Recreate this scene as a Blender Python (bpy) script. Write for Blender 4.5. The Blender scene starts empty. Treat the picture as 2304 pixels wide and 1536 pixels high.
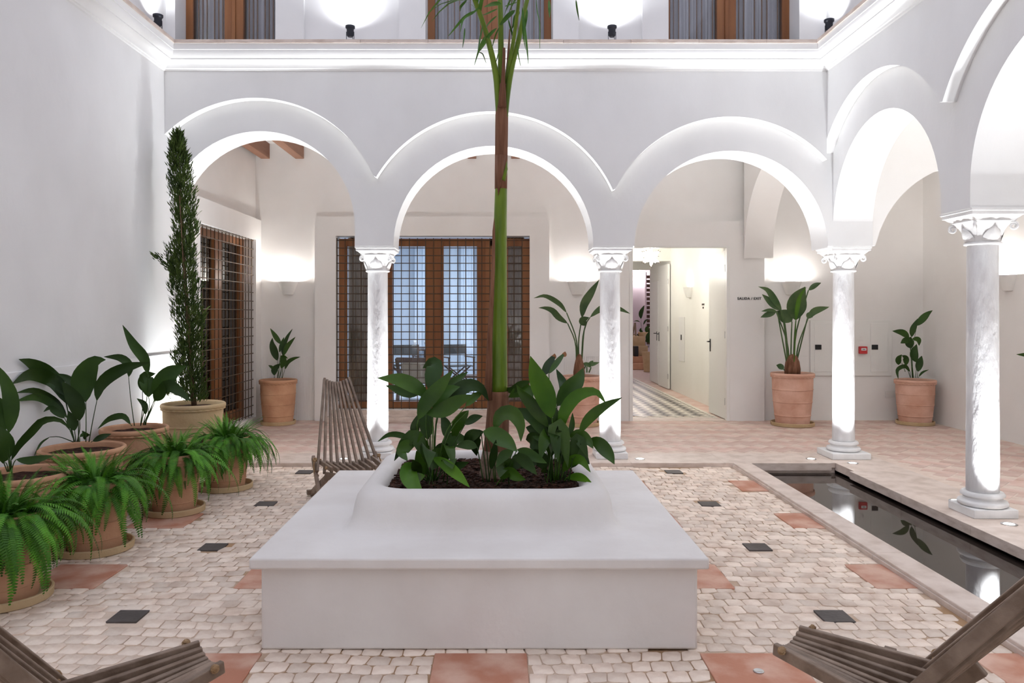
import bpy, bmesh, math, random
from mathutils import Vector, Matrix, noise
random.seed(7)
R = math.radians
SC = bpy.context.scene
COL = SC.collection
EYE = 1.51           # camera height above the gallery floor
FOC = 1740.0         # focal length in pixels of the 2304 wide frame
CX, CY = 1121.0, 706.0
GZ = -0.04           # cobbled courtyard level

# ------------------------------------------------------------------ camera
cam_d = bpy.data.cameras.new('camera')
cam = bpy.data.objects.new('camera', cam_d)
COL.objects.link(cam)
cam.location = (0, 0, EYE)
cam.rotation_euler = (R(90), 0, 0)
cam_d.sensor_width = 36
cam_d.lens = 36 * FOC / 2304
cam_d.shift_x = (1152 - CX) / 2304
cam_d.shift_y = -(768 - CY) / 2304
cam_d.clip_end = 200
SC.camera = cam
# ------------------------------------------------------------------ world, exposure
SC.view_settings.view_transform = 'Standard'
SC.view_settings.look = 'None'
SC.view_settings.gamma = 1.0
SC.view_settings.use_curve_mapping = False
SC.view_settings.exposure = 0.22
world = bpy.data.worlds.new('dusk_sky')
SC.world = world
world.use_nodes = True
bg = world.node_tree.nodes['Background']
bg.inputs[0].default_value = (0.78, 0.80, 0.93, 1)
bg.inputs[1].default_value = 1.12
UP_W = 215.0       # ground uplights, watts
SCONCE_W = 19.0
SPOT_W = 26.0
ROOM_W = 60.0


def lamp(name, kind, loc, power, color=(1, 1, 1), target=None, size=.05, angle=90, blend=.5):
    d = bpy.data.lights.new(name, kind)
    d.energy = power
    d.color = color
    if kind == 'AREA':
        d.size = size
    else:
        d.shadow_soft_size = size
    if kind == 'SPOT':
        d.spot_size = R(angle)
        d.spot_blend = blend
    o = bpy.data.objects.new(name, d)
    COL.objects.link(o)
    o.location = loc
    if target is not None:
        o.rotation_euler = (Vector(target) - Vector(loc)).to_track_quat('-Z', 'Y').to_euler()
    return o


# ------------------------------------------------------------------ helpers
def P(px, py, D):
    return Vector(((px - CX) * D / FOC, D, EYE - (py - CY) * D / FOC))


def Z(x0, y0, s):
    return lambda x, y: (x0 + x / s, y0 + y / s)


def tag(o, label=None, cat=None, group=None, kind=None):
    if label: o['label'] = label
    if cat: o['category'] = cat
    if group: o['group'] = group
    if kind: o['kind'] = kind
    return o


def empty(name, loc=(0, 0, 0), rz=0, **k):
    o = bpy.data.objects.new(name, None)
    COL.objects.link(o)
    o.location = loc
    o.rotation_euler = (0, 0, rz)
    o.empty_display_size = .1
    return tag(o, **k)


class MB:
    """collects shapes, then links them as one mesh object"""
    def __init__(self):
        self.v = []; self.f = []; self.m = []; self.mi = 0

    def add(self, vs, fs, T=None):
        n = len(self.v)
        for p in vs:
            p = Vector(p)
            self.v.append(tuple(T @ p) if T is not None else tuple(p))
        for f in fs:
            self.f.append([i + n for i in f]); self.m.append(self.mi)
        return self

    def box(self, x0, x1, y0, y1, z0, z1, T=None):
        return self.add([(x0, y0, z0), (x1, y0, z0), (x1, y1, z0), (x0, y1, z0), (x0, y0, z1), (x1, y0, z1), (x1, y1, z1), (x0, y1, z1)],
                        [(0, 3, 2, 1), (4, 5, 6, 7), (0, 1, 5, 4), (1, 2, 6, 5), (2, 3, 7, 6), (3, 0, 4, 7)], T)

    def bar(self, a, b, w, t, up=(0, 0, 1)):
        """bar with a rectangular section w (sideways) by t (along up) from a to b"""
        a = Vector(a); b = Vector(b)
        d = (b - a).normalized()
        s = d.cross(Vector(up))
        if s.length < 1e-4: s = d.cross(Vector((1, 0, 0)))
        s.normalize(); u = s.cross(d).normalized()
        vs = []
        for p in (a, b):
            for i, j in ((-1, -1), (1, -1), (1, 1), (-1, 1)):
                vs.append(p + s * (i * w / 2) + u * (j * t / 2))
        return self.add(vs, [(0, 1, 2, 3), (7, 6, 5, 4), (0, 4, 5, 1), (1, 5, 6, 2), (2, 6, 7, 3), (3, 7, 4, 0)])

    def tube(self, pts, rad, n=8, cap=True):
        pts = [Vector(p) for p in pts]
        if not isinstance(rad, (list, tuple)): rad = [rad] * len(pts)
        vs = []; fs = []
        prev = None
        for i, p in enumerate(pts):
            d = (pts[min(i + 1, len(pts) - 1)] - pts[max(i - 1, 0)])
            if d.length < 1e-9: d = Vector((0, 0, 1))
            d.normalize()
            if prev is None:
                s = d.cross(Vector((0, 1, 0)))
                if s.length < .1: s = d.cross(Vector((1, 0, 0)))
            else:
                s = prev - d * prev.dot(d)
            s.normalize(); prev = s
            u = d.cross(s)
            for k in range(n):
                a = 2 * math.pi * k / n
                vs.append(p + (s * math.cos(a) + u * math.sin(a)) * rad[i])
        for i in range(len(pts) - 1):
            for k in range(n):
                k2 = (k + 1) % n
                fs.append((i * n + k, i * n + k2, (i + 1) * n + k2, (i + 1) * n + k))
        if cap:
            fs.append(tuple(range(n - 1, -1, -1)))
            m = (len(pts) - 1) * n
            fs.append(tuple(range(m, m + n)))
        return self.add(vs, fs)

    def lathe(self, prof, n=32, c=(0, 0, 0), close=True, T=None):
        """prof: list of (r, z)"""
        vs = []; fs = []
        for r, z in prof:
            for k in range(n):
                a = 2 * math.pi * k / n
                vs.append((c[0] + r * math.cos(a), c[1] + r * math.sin(a), c[2] + z))
        for i in range(len(prof) - 1):
            for k in range(n):
                k2 = (k + 1) % n
                fs.append((i * n + k, i * n + k2, (i + 1) * n + k2, (i + 1) * n + k))
        if close:
            if prof[0][0] > 1e-5: fs.append(tuple(range(n - 1, -1, -1)))
            if prof[-1][0] > 1e-5: fs.append(tuple(range((len(prof) - 1) * n, len(prof) * n)))
        return self.add(vs, fs, T)

    def build(self, name, mat, parent=None, smooth=None, loc=None, bevel=0, fixn=False, **k):
        me = bpy.data.meshes.new(name)
        me.from_pydata(self.v, [], self.f)
        for mm in (mat if isinstance(mat, (list, tuple)) else [mat]):
            me.materials.append(mm)
        if isinstance(mat, (list, tuple)):
            me.polygons.foreach_set('material_index', self.m)
        if fixn:
            b = bmesh.new(); b.from_mesh(me)
            bmesh.ops.remove_doubles(b, verts=b.verts, dist=1e-5)
            bmesh.ops.recalc_face_normals(b, faces=b.faces)
            b.to_mesh(me); b.free()
        if smooth is not None:
            me.polygons.foreach_set('use_smooth', [True] * len(me.polygons))
            if smooth < 179: me.set_sharp_from_angle(angle=R(smooth))
        me.update()
        o = bpy.data.objects.new(name, me)
        COL.objects.link(o)
        if parent is not None: o.parent = parent
        if loc is not None: o.location = loc
        if bevel:
            md = o.modifiers.new('bevel', 'BEVEL'); md.width = bevel; md.segments = 3; md.limit_method = 'ANGLE'
            me.polygons.foreach_set('use_smooth', [True] * len(me.polygons))
            me.set_sharp_from_angle(angle=R(60))
        return tag(o, **k)


def spline(pts, n):
    """Catmull-Rom samples through pts"""
    pts = [Vector(p) for p in pts]
    if len(pts) == 2: return [pts[0].lerp(pts[1], i / n) for i in range(n + 1)]
    q = [pts[0] * 2 - pts[1]] + pts + [pts[-1] * 2 - pts[-2]]
    L = [0]
    for i in range(1, len(pts)): L.append(L[-1] + (pts[i] - pts[i - 1]).length)
    out = []
    for j in range(n + 1):
        s = L[-1] * j / n
        i = 0
        while i < len(pts) - 2 and s > L[i + 1]: i += 1
        t = (s - L[i]) / max(L[i + 1] - L[i], 1e-9)
        a, b, c, d = q[i], q[i + 1], q[i + 2], q[i + 3]
        out.append(.5 * ((2 * b) + (c - a) * t + (2 * a - 5 * b + 4 * c - d) * t * t + (3 * b - a - 3 * c + d) * t ** 3))
    return out


# ------------------------------------------------------------------ materials
def material(name, color, rough=.6, metal=0, spec=.5, trans=0, emit=None, estr=0, ior=1.45, coat=0):
    m = bpy.data.materials.new(name)
    m.use_nodes = True
    b = m.node_tree.nodes['Principled BSDF']
    b.inputs['Base Color'].default_value = (*color, 1)
    b.inputs['Roughness'].default_value = rough
    b.inputs['Metallic'].default_value = metal
    b.inputs['Specular IOR Level'].default_value = spec
    b.inputs['Transmission Weight'].default_value = trans
    b.inputs['IOR'].default_value = ior
    b.inputs['Coat Weight'].default_value = coat
    if emit:
        b.inputs['Emission Color'].default_value = (*emit, 1)
        b.inputs['Emission Strength'].default_value = estr
    return m


def nodes_of(m):
    return m.node_tree.nodes, m.node_tree.links, m.node_tree.nodes['Principled BSDF']


def noise_mat(name, c1, c2, scale=3, rough=.7, bump=.1, bscale=40, detail=6, contrast=(.35, .65), stretch=(1, 1, 1), spec=.3,
              per=None, per_amt=.15, dist=.02, coat=0):
    """two colour noise with fine relief; per='object' or 'island' shifts the value from piece to piece"""
    m = material(name, c1, rough, spec=spec, coat=coat)
    N, L, b = nodes_of(m)
    tc = N.new('ShaderNodeTexCoord'); mp = N.new('ShaderNodeMapping')
    mp.inputs['Scale'].default_value = stretch
    L.new(tc.outputs['Object'], mp.inputs[0])
    nz = N.new('ShaderNodeTexNoise'); nz.inputs['Scale'].default_value = scale; nz.inputs['Detail'].default_value = detail
    L.new(mp.outputs[0], nz.inputs['Vector'])
    cr = N.new('ShaderNodeValToRGB')
    cr.color_ramp.elements[0].position = contrast[0]; cr.color_ramp.elements[1].position = contrast[1]
    cr.color_ramp.elements[0].color = (*c1, 1); cr.color_ramp.elements[1].color = (*c2, 1)
    L.new(nz.outputs[0], cr.inputs[0])
    out = cr.outputs[0]
    if per:
        hs = N.new('ShaderNodeHueSaturation')
        if per == 'object':
            oi = N.new('ShaderNodeObjectInfo'); r = oi.outputs['Random']
        else:
            oi = N.new('ShaderNodeNewGeometry'); r = oi.outputs['Random Per Island']
        mr = N.new('ShaderNodeMapRange'); mr.inputs['To Min'].default_value = 1 - per_amt; mr.inputs['To Max'].default_value = 1 + per_amt
        L.new(r, mr.inputs[0]); L.new(mr.outputs[0], hs.inputs['Value']); L.new(out, hs.inputs['Color'])
        out = hs.outputs[0]
    L.new(out, b.inputs['Base Color'])
    if bump:
        n2 = N.new('ShaderNodeTexNoise'); n2.inputs['Scale'].default_value = bscale; n2.inputs['Detail'].default_value = 5
        L.new(mp.outputs[0], n2.inputs['Vector'])
        bp = N.new('ShaderNodeBump'); bp.inputs['Strength'].default_value = bump; bp.inputs['Distance'].default_value = dist
        L.new(n2.outputs[0], bp.inputs['Height']); L.new(bp.outputs[0], b.inputs['Normal'])
    return m


M = {}
M['plaster'] = noise_mat('white_plaster', (.80, .792, .785), (.86, .855, .85), 1.3, .75, .25, 9, stretch=(1, 1, .7), dist=.012)
M['plaster_in'] = noise_mat('gallery_plaster', (.87, .845, .82), (.91, .89, .87), 1.5, .7, .2, 9, dist=.01)
M['bench'] = noise_mat('bench_plaster', (.74, .70, .67), (.82, .79, .765), 2.2, .7, .35, 14, dist=.01)
M['paint'] = material('white_paint', (.86, .85, .82), .35)
M['cream'] = noise_mat('corridor_plaster', (.86, .84, .79), (.89, .875, .83), 1.5, .6, .1, 12)
M['stone'] = noise_mat('travertine', (.56, .45, .38), (.72, .61, .54), 7, .45, .3, 60, stretch=(1, 1, 3), contrast=(.3, .6), per='object', per_amt=.05, dist=.006)
M['marble'] = noise_mat('aged_marble', (.60, .57, .57), (.84, .84, .84), 5, .45, .6, 22, stretch=(1, 1, .35), contrast=(.3, .62), dist=.02)
M['marble_w'] = noise_mat('white_marble', (.78, .77, .76), (.88, .87, .86), 6, .45, .25, 30, dist=.01)
M['terra'] = noise_mat('terracotta_pot', (.50, .26, .15), (.66, .39, .24), 5, .8, .15, 50, contrast=(.3, .7), per='object', per_amt=.06)
M['terra_pale'] = noise_mat('pale_clay', (.50, .36, .20), (.60, .45, .27), 5, .8, .15, 50)
M['terra_pink'] = noise_mat('pink_terracotta', (.62, .34, .24), (.78, .50, .39), 4, .8, .12, 50, contrast=(.35, .65))
M['tile'] = noise_mat('terracotta_tile', (.60, .39, .325), (.71, .56, .495), 3.5, .6, .1, 40, contrast=(.3, .65), per='object', per_amt=.09)
M['tile_i'] = noise_mat('terracotta_tile_field', (.60, .39, .325), (.71, .56, .495), 3.5, .6, .1, 40, contrast=(.3, .65), per='island', per_amt=.09)
M['grout'] = noise_mat('pale_grout', (.68, .55, .47), (.76, .64, .56), 10, .8, .2, 60)
M['big_tile'] = noise_mat('courtyard_tile', (.50, .22, .14), (.68, .44, .34), 5, .6, .12, 60, contrast=(.38, .66), per='object', per_amt=.12)
M['slate'] = noise_mat('dark_slate', (.07, .06, .055), (.105, .09, .085), 8, .55, .15, 60)
M['cobble'] = noise_mat('cobble', (.66, .51, .41), (.86, .73, .62), 9, .55, .4, 40, contrast=(.3, .6), per='object', per_amt=.13, dist=.01)
M['cobble_i'] = noise_mat('cobble_field', (.66, .51, .41), (.86, .73, .62), 9, .55, .4, 40, contrast=(.3, .6), per='island', per_amt=.13, dist=.01)
M['mortar'] = noise_mat('sandy_mortar', (.40, .25, .14), (.70, .56, .45), .9, .85, .5, 50, contrast=(.40, .56), dist=.01)
M['wood_win'] = noise_mat('window_wood', (.20, .072, .024), (.31, .13, .05), 6, .4, .08, 40, stretch=(1, 1, .08), spec=.4)
M['wood_beam'] = noise_mat('beam_wood', (.25, .11, .065), (.36, .19, .12), 6, .5, .1, 40, stretch=(1, .1, 1))
M['wood_chair'] = noise_mat('weathered_wood', (.165, .11, .075), (.27, .195, .145), 14, .45, .15, 60, stretch=(1, 1, 1), per='object', per_amt=.18, spec=.4)
M['rope'] = noise_mat('jute_rope', (.30, .18, .09), (.42, .28, .16), 40, .9, .5, 150)
M['iron'] = material('dark_iron', (.09, .055, .03), .5, .4)
M['black'] = material('black_plastic', (.012, .012, .013), .4)
M['lampbody'] = material('lamp_body', (.03, .033, .045), .4, .3)
M['steel'] = material('brushed_steel', (.55, .55, .56), .3, 1)
M['red'] = material('red_plastic', (.55, .03, .035), .35)
M['ivory'] = material('ivory_plastic', (.83, .82, .79), .4)
M['soil'] = noise_mat('bark_mulch', (.020, .009, .005), (.10, .035, .018), 28, .85, 1, 45, contrast=(.35, .7), dist=.05)
M['leaf'] = noise_mat('aspidistra_leaf', (.022, .062, .006), (.060, .140, .012), 3, .34, .12, 60, stretch=(1, 1, 1), spec=.4, per='object', per_amt=.35, dist=.004)
M['leaf_dk'] = noise_mat('dark_leaf', (.014, .038, .007), (.034, .076, .010), 3, .45, .1, 60, spec=.28, per='object', per_amt=.3, dist=.004)
M['leaf_bright'] = noise_mat('bright_leaf', (.035, .11, .006), (.085, .20, .012), 3, .4, .1, 60, spec=.3, per='object', per_amt=.25, dist=.004)  # brighter green leaf tone
M['leaf_strel'] = noise_mat('strelitzia_leaf', (.035, .085, .02), (.085, .14, .045), 5, .4, .15, 60, spec=.4, per='object', per_amt=.25)
M['leaf_tip'] = material('dry_leaf_tip', (.32, .14, .06), .6)
M['fern'] = noise_mat('fern_green', (.022, .11, .006), (.10, .29, .018), 4, .5, 0, 40, spec=.3, per='object', per_amt=.45)
M['cypress'] = noise_mat('cypress_green', (.026, .050, .010), (.075, .115, .022), 8, .7, 0, 40, spec=.2, per='island', per_amt=.4)
M['bark'] = noise_mat('cypress_bark', (.12, .07, .04), (.2, .13, .08), 20, .9, .5, 60)
M['palm_green'] = noise_mat('palm_green', (.075, .135, .006), (.16, .24, .014), 5, .38, .1, 20, stretch=(3, 3, .4), spec=.4)
M['palm_brown'] = noise_mat('palm_sheath', (.12, .045, .022), (.27, .13, .075), 9, .7, .4, 30, stretch=(4, 4, .35), contrast=(.3, .7))
M['palm_base'] = noise_mat('palm_base', (.16, .10, .07), (.34, .24, .18), 14, .85, .8, 40, contrast=(.3, .7))
M['frond'] = noise_mat('palm_frond', (.04, .13, .012), (.10, .24, .03), 5, .4, 0, 20, spec=.4, per='object', per_amt=.2)
M['curtain'] = noise_mat('curtain_linen', (.76, .72, .74), (.84, .80, .82), 4, .85, .1, 80, stretch=(1, 1, .2))
M['curtain_dk'] = noise_mat('curtain_brown', (.42, .34, .26), (.58, .50, .41), 4, .85, .1, 80, stretch=(1, 1, .2))
M['canvas'] = material('dark_canvas', (.055, .05, .045), .8)
M['cushion'] = material('cushion_cream', (.30, .23, .16), .9)
M['darkwood'] = noise_mat('dark_wood', (.06, .032, .02), (.11, .06, .04), 10, .5)
M['room'] = material('room_plaster', (.70, .76, .84), .7)
M['roomfloor'] = material('room_floor', (.55, .56, .60), .5)
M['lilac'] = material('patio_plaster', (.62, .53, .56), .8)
M['check_dk'] = material('dark_floor_tile', (.10, .085, .08), .35)
M['check_lt'] = material('pale_floor_tile', (.74, .68, .60), .35)
M['linerb'] = material('pool_liner', (.010, .006, .005), .6)
M['water'] = material('pool_water', (.030, .022, .018), .015, spec=.6, ior=1.5)
M['glow'] = material('lamp_glow', (1, 1, 1), .5, emit=(1, 1, 1), estr=12)
M['glow_star'] = material('star_glass_glow', (1, 1, 1), .4, emit=(1, .97, .9), estr=5)
M['screen_white'] = material('label_white', (.8, .8, .8), .5)
gl = bpy.data.materials.new('window_glass'); gl.use_nodes = True
n_, l_ = gl.node_tree.nodes, gl.node_tree.links
n_.remove(n_['Principled BSDF'])
fr = n_.new('ShaderNodeFresnel'); fr.inputs[0].default_value = 1.5
tr = n_.new('ShaderNodeBsdfTransparent'); tr.inputs[0].default_value = (.93, .95, .97, 1)
gs = n_.new('ShaderNodeBsdfGlossy'); gs.inputs['Roughness'].default_value = .02
mx = n_.new('ShaderNodeMixShader')
l_.new(fr.outputs[0], mx.inputs[0]); l_.new(tr.outputs[0], mx.inputs[1]); l_.new(gs.outputs[0], mx.inputs[2])
l_.new(mx.outputs[0], n_['Material Output'].inputs[0])
M['glass'] = gl


# ------------------------------------------------------------------ wall builders
def E(z): return EYE + z


TX = lambda u, v, z: (u, v, z)            # wall along X, depth in Y
TY = lambda u, v, z: (v, u, z)            # wall along Y, depth in X


def arc_wall(name, T, outline, top, v0, v1, mat, parent=None, **k):
    mb = MB()
    n = len(outline)
    for side, v in ((0, v0), (1, v1)):
        vs = []; fs = []
        for (u, z) in outline: vs += [T(u, v, z), T(u, v, top)]
        for i in range(n - 1):
            if abs(outline[i + 1][0] - outline[i][0]) < 1e-6: continue
            q = (2 * i, 2 * i + 2, 2 * i + 3, 2 * i + 1)
            fs.append(q if side == 0 else q[::-1])
        mb.add(vs, fs)
    vs = []; fs = []
    for (u, z) in outline: vs += [T(u, v0, z), T(u, v1, z)]
    for i in range(n - 1): fs.append((2 * i, 2 * i + 1, 2 * i + 3, 2 * i + 2))
    mb.add(vs, fs)
    u0, z0 = outline[0]; u1, z1 = outline[-1]
    mb.add([T(u0, v0, top), T(u1, v0, top), T(u1, v1, top), T(u0, v1, top)], [(0, 1, 2, 3)])
    mb.add([T(u0, v0, z0), T(u0, v1, z0), T(u0, v1, top), T(u0, v0, top)], [(0, 1, 2, 3)])
    mb.add([T(u1, v0, z1), T(u1, v1, z1), T(u1, v1, top), T(u1, v0, top)], [(0, 1, 2, 3)])
    o = mb.build(name, mat, parent, smooth=25, fixn=True, **k)
    return o


def arch_pts(c, r, cz, a0=180, a1=0, n=36):
    return [(c + r * math.cos(R(a0 + (a1 - a0) * i / n)), cz + r * math.sin(R(a0 + (a1 - a0) * i / n))) for i in range(n + 1)]


def envelope(circles, u0, u1, n=260, floor_z=0):
    out = []
    for i in range(n + 1):
        u = u0 + (u1 - u0) * i / n
        z = floor_z
        for c, r, cz in circles:
            if abs(u - c) <= r: z = max(z, cz + math.sqrt(r * r - (u - c) ** 2))
        out.append((u, z))
    return out


def panel(name, T, u0, u1, z0, z1, v0, v1, holes, mat, parent=None, **k):
    us = sorted(set([u0, u1] + [h[0] for h in holes] + [h[1] for h in holes]))
    zs = sorted(set([z0, z1] + [h[2] for h in holes] + [h[3] for h in holes]))
    def hole(u, z): return any(h[0] < u < h[1] and h[2] < z < h[3] for h in holes)
    mb = MB()
    g = {}
    for i in range(len(us) - 1):
        for j in range(len(zs) - 1):
            g[i, j] = not hole((us[i] + us[i + 1]) / 2, (zs[j] + zs[j + 1]) / 2)
    for (i, j), s in g.items():
        if not s: continue
        a, b, c, d = us[i], us[i + 1], zs[j], zs[j + 1]
        mb.add([T(a, v0, c), T(b, v0, c), T(b, v0, d), T(a, v0, d)], [(0, 1, 2, 3)])
        mb.add([T(a, v1, c), T(b, v1, c), T(b, v1, d), T(a, v1, d)], [(3, 2, 1, 0)])
        if not g.get((i - 1, j)): mb.add([T(a, v0, c), T(a, v1, c), T(a, v1, d), T(a, v0, d)], [(0, 1, 2, 3)])
        if not g.get((i + 1, j)): mb.add([T(b, v0, c), T(b, v1, c), T(b, v1, d), T(b, v0, d)], [(3, 2, 1, 0)])
        if not g.get((i, j - 1)): mb.add([T(a, v0, c), T(b, v0, c), T(b, v1, c), T(a, v1, c)], [(3, 2, 1, 0)])
        if not g.get((i, j + 1)): mb.add([T(a, v0, d), T(b, v0, d), T(b, v1, d), T(a, v1, d)], [(0, 1, 2, 3)])
    return mb.build(name, mat, parent, fixn=True, **k)


XL, XR, XB = -3.40, 3.35, 3.46       # left wall, upper right wall, right arch band
DB, DA, DC = 7.88, 7.99, 8.41        # upper back wall, arch band front, arch band back
DW = 10.92                           # gallery back wall surrounds
DR = 11.0                            # recessed gallery back wall
XG = 6.04                            # gallery outer right wall
TOP = 6.4
S = dict(kind='structure')

# ---- back arcade: the arch band on the columns and the proud wall above it
wb = empty('wall_back', label='white plastered back wall of the courtyard over three round arches', kind='structure')
out = [(XL, E(.909) + .273)]
out += [(x, z) for x, z in arch_pts(-2.461, .978, E(.909)) if x > XL + .01]
out += [(-1.483, 2.21), (-1.083, 2.21)] + arch_pts(-.05, 1.033, E(.703)) + [(.983, 2.21), (1.406, 2.21)]
out += arch_pts(2.406, 1.0, E(.685)) + [(3.406, 2.21), (XB + .41, 2.21)]
arc_wall('arch_band', TX, out, 4.22, DA, DC, M['plaster'], wb)
env = envelope([(-2.482, 1.322, E(.879)), (-.072, 1.363, E(.70)), (2.373, 1.31, E(.70))], XL, XR)
arc_wall('wall_face', TX, env, 4.22, DB, DA - .001, M['plaster'], wb)
W1, W2, W3 = (-3.305, -2.28), (-.745, .56), (1.743, 3.08)
holes = [(a, b, 4.30, 6.1) for a, b in (W1, W2, W3)]
panel('upper_wall', TX, XL, XB, 4.2201, TOP, DB + .08, DC, holes, M['plaster'], wb)
pan = [(-1.99, -1.017, 4.2, 6.2), (.826, 1.475, 4.2, 6.2)]
panel('pilaster_face', TX, XL, XR, 4.2202, TOP, DB + .03, DB + .0799, holes + pan, M['plaster'], wb)

# ---- right arcade
wr = empty('wall_right', label='white plastered right wall of the courtyard over round arches', kind='structure')
zc = 2.287
out = [(-2.2, 0), (-1.09, 0)] + arch_pts(-.1, .99, E(.93)) + [(.89, zc), (1.31, zc)] + arch_pts(2.3, .99, E(.93)) + [(3.29, zc), (3.69, zc)]
out += arch_pts(4.68, .99, E(.93)) + [(5.67, zc), (6.045, zc)] + arch_pts(7.02, .975, E(.86)) + [(7.995, 2.25), (8.0, 2.21)]
arc_wall('arch_band', TY, out, 4.22, XB, XB + .41, M['plaster'], wr)
env = envelope([(6.95, 1.31, E(.86)), (4.68, 1.35, E(.90)), (2.3, 1.35, E(.9)), (-.1, 1.35, E(.9))], -2.2, DA)
arc_wall('wall_face', TY, env, 4.22, XR, XB - .001, M['plaster'], wr)
panel('upper_wall', TY, -2.2, DB + .08, 4.2201, TOP, XR + .03, XB + .41, [], M['plaster'], wr)

# ---- left wall
wl = MB().box(XL - .35, XL, -2.2, DC, -.3, TOP).build('wall_left', M['plaster'], label='tall plain white plastered wall on the left of the courtyard', kind='structure')
MB().box(XL, XL + .008, -2.2, DC, GZ, E(-.41)).build('dado', M['plaster'], wl)
MB().box(XL - .35, XG + .3, -2.5, -2.2, -.3, TOP).build('wall_front', M['plaster'], label='plain white wall closing the courtyard behind the viewer', kind='structure')

# ---- cornice with stone coping
prof = [(0, 3.98), (.012, 3.985), (.018, 3.998), (.03, 4.003), (.036, 4.02), (.062, 4.045), (.098, 4.063), (.112, 4.066), (.112, 4.078),
        (.118, 4.082), (.138, 4.10), (.150, 4.13), (.152, 4.15), (.160, 4.152), (.160, 4.20), (.165, 4.21), (.0, 4.21)]
mb = MB()
vs = []
for p, z in prof:
    vs += [(XL + p, -2.2, z), (XL + p, DB - p, z), (XR - p, DB - p, z), (XR - p, -2.2, z)]
fs = []
for i in range(len(prof) - 1):
    for k in range(3): fs.append((4 * i + k, 4 * i + k + 1, 4 * i + 5 + k, 4 * i + 4 + k))
mb.add(vs, fs)
tr1 = mb.build('trim_1', M['plaster'], smooth=35, fixn=True, label='moulded white cornice running round the courtyard walls', kind='structure')
tr2 = empty('trim_2', label='thin pinkish stone coping laid on top of the cornice', kind='structure')
for side in ('l', 'b', 'r'):
    a, b = (-2.2, DB - .175) if side != 'b' else (XL + .0, XR - .0)
    n = int((b - a) / .62)
    for i in range(n):
        u0 = a + (b - a) * i / n + .0015; u1 = a + (b - a) * (i + 1) / n - .0015
        j = random.uniform(-.003, .003)
        mb = MB()
        if side == 'l': mb.box(XL, XL + .175 + j, u0, u1, 4.211, 4.245)
        elif side == 'r': mb.box(XR - .175 - j, XR, u0, u1, 4.211, 4.245)
        else: mb.box(u0, u1, DB - .175 - j, DB, 4.211, 4.245)
        mb.build('slab', M['stone'], tr2)

# ---- gallery shell
wg = empty('wall_gallery_back', label='pale plastered back wall of the gallery behind the three arches', kind='structure')
win = (-2.293, .445, .165, E(1.103))
door = (1.85, 3.27, -.2, E(.958))
panel('recessed_wall', TX, XL - .3, XG + .3, -.2, 3.95, DR, DR + .25, [win, door], M['plaster_in'], wg)
panel('window_surround', TX, (708 - CX) * DW / FOC, (1236 - CX) * DW / FOC, -.01, E(1.375), DW, DR - .0005, [win], M['plaster_in'], wg)
panel('door_surround', TX, (1345 - CX) * DW / FOC + .3, (1720 - CX) * DW / FOC, -.01, E(1.31), DW, DR - .0005, [door], M['plaster_in'], wg)
for a, b in ((-3.37, -2.60), (.725, 1.70), (3.77, XG)):
    mb = MB()
    n = int((b - a) / .028)
    for i in range(n): mb.box(a + i * .028, a + i * .028 + .016, DR - .006, DR - .0004, .0, E(-.60))
    if b < 3: mb.build('dado_ribs', M['plaster_in'], wg, kind='stuff')
    MB().box(a, b, DR - .004, DR - .0003, E(-.598), E(-.57)).build('dado_rail', M['plaster_in'], wg)
# left gallery wall with a barred window
wgl = empty('wall_gallery_left', label='pale plastered end wall of the gallery with a barred window', kind='structure')
hl = (8.76, 10.77, .08, E(1.035))
panel('upper_face', TY, DC, DR + .2, E(1.33), 3.95, -3.75, -3.45, [], M['plaster_in'], wgl)
panel('lower_face', TY, DC, DR + .0, -.2, E(1.33), -3.75, -3.373, [hl], M['plaster_in'], wgl)
# outer right wall
MB().box(XG, XG + .3, -2.2, DR + .25, -.2, 3.95).build('wall_gallery_right', M['plaster_in'], label='plain pale outer wall of the right gallery', kind='structure')
# transverse arches behind the corner column
wt = empty('wall_cross_arches', label='two white cross arches meeting above the corner column', kind='structure')
arc_wall('arch_band', TY, arch_pts(9.65, 1.235, E(.785)), 3.93, XB, XB + .41, M['plaster_in'], wt)
arc_wall('arch_band', TX, [(XB + .411, 2.215)] + [(x_, max(z_, 2.215) if x_ < 4.6 else z_) for x_, z_ in arch_pts(4.955, 1.07, E(.495))] + [(XG, 2.0)], 3.93, DA + .01, DC, M['plaster_in'], wt)
# ceiling and beams
ce = MB().box(XL - .3, XG + .3, DC, DR + .25, 3.93, 4.1).box(XB + .41, XG + .3, -2.2, DC, 3.93, 4.1).build(
    'ceiling', M['plaster_in'], label='white plastered gallery ceiling carried by dark wooden beams', kind='structure')
for px in (597, 674, 771, 868, 965, 1062, 1160, 1257, 1354):
    x = (px - CX) * DR / FOC
    MB().box(x - .062, x + .062, DC - .02, DR + .05, E(2.206), 3.935).build('beam', M['wood_beam'], ce, bevel=.006)

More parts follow.
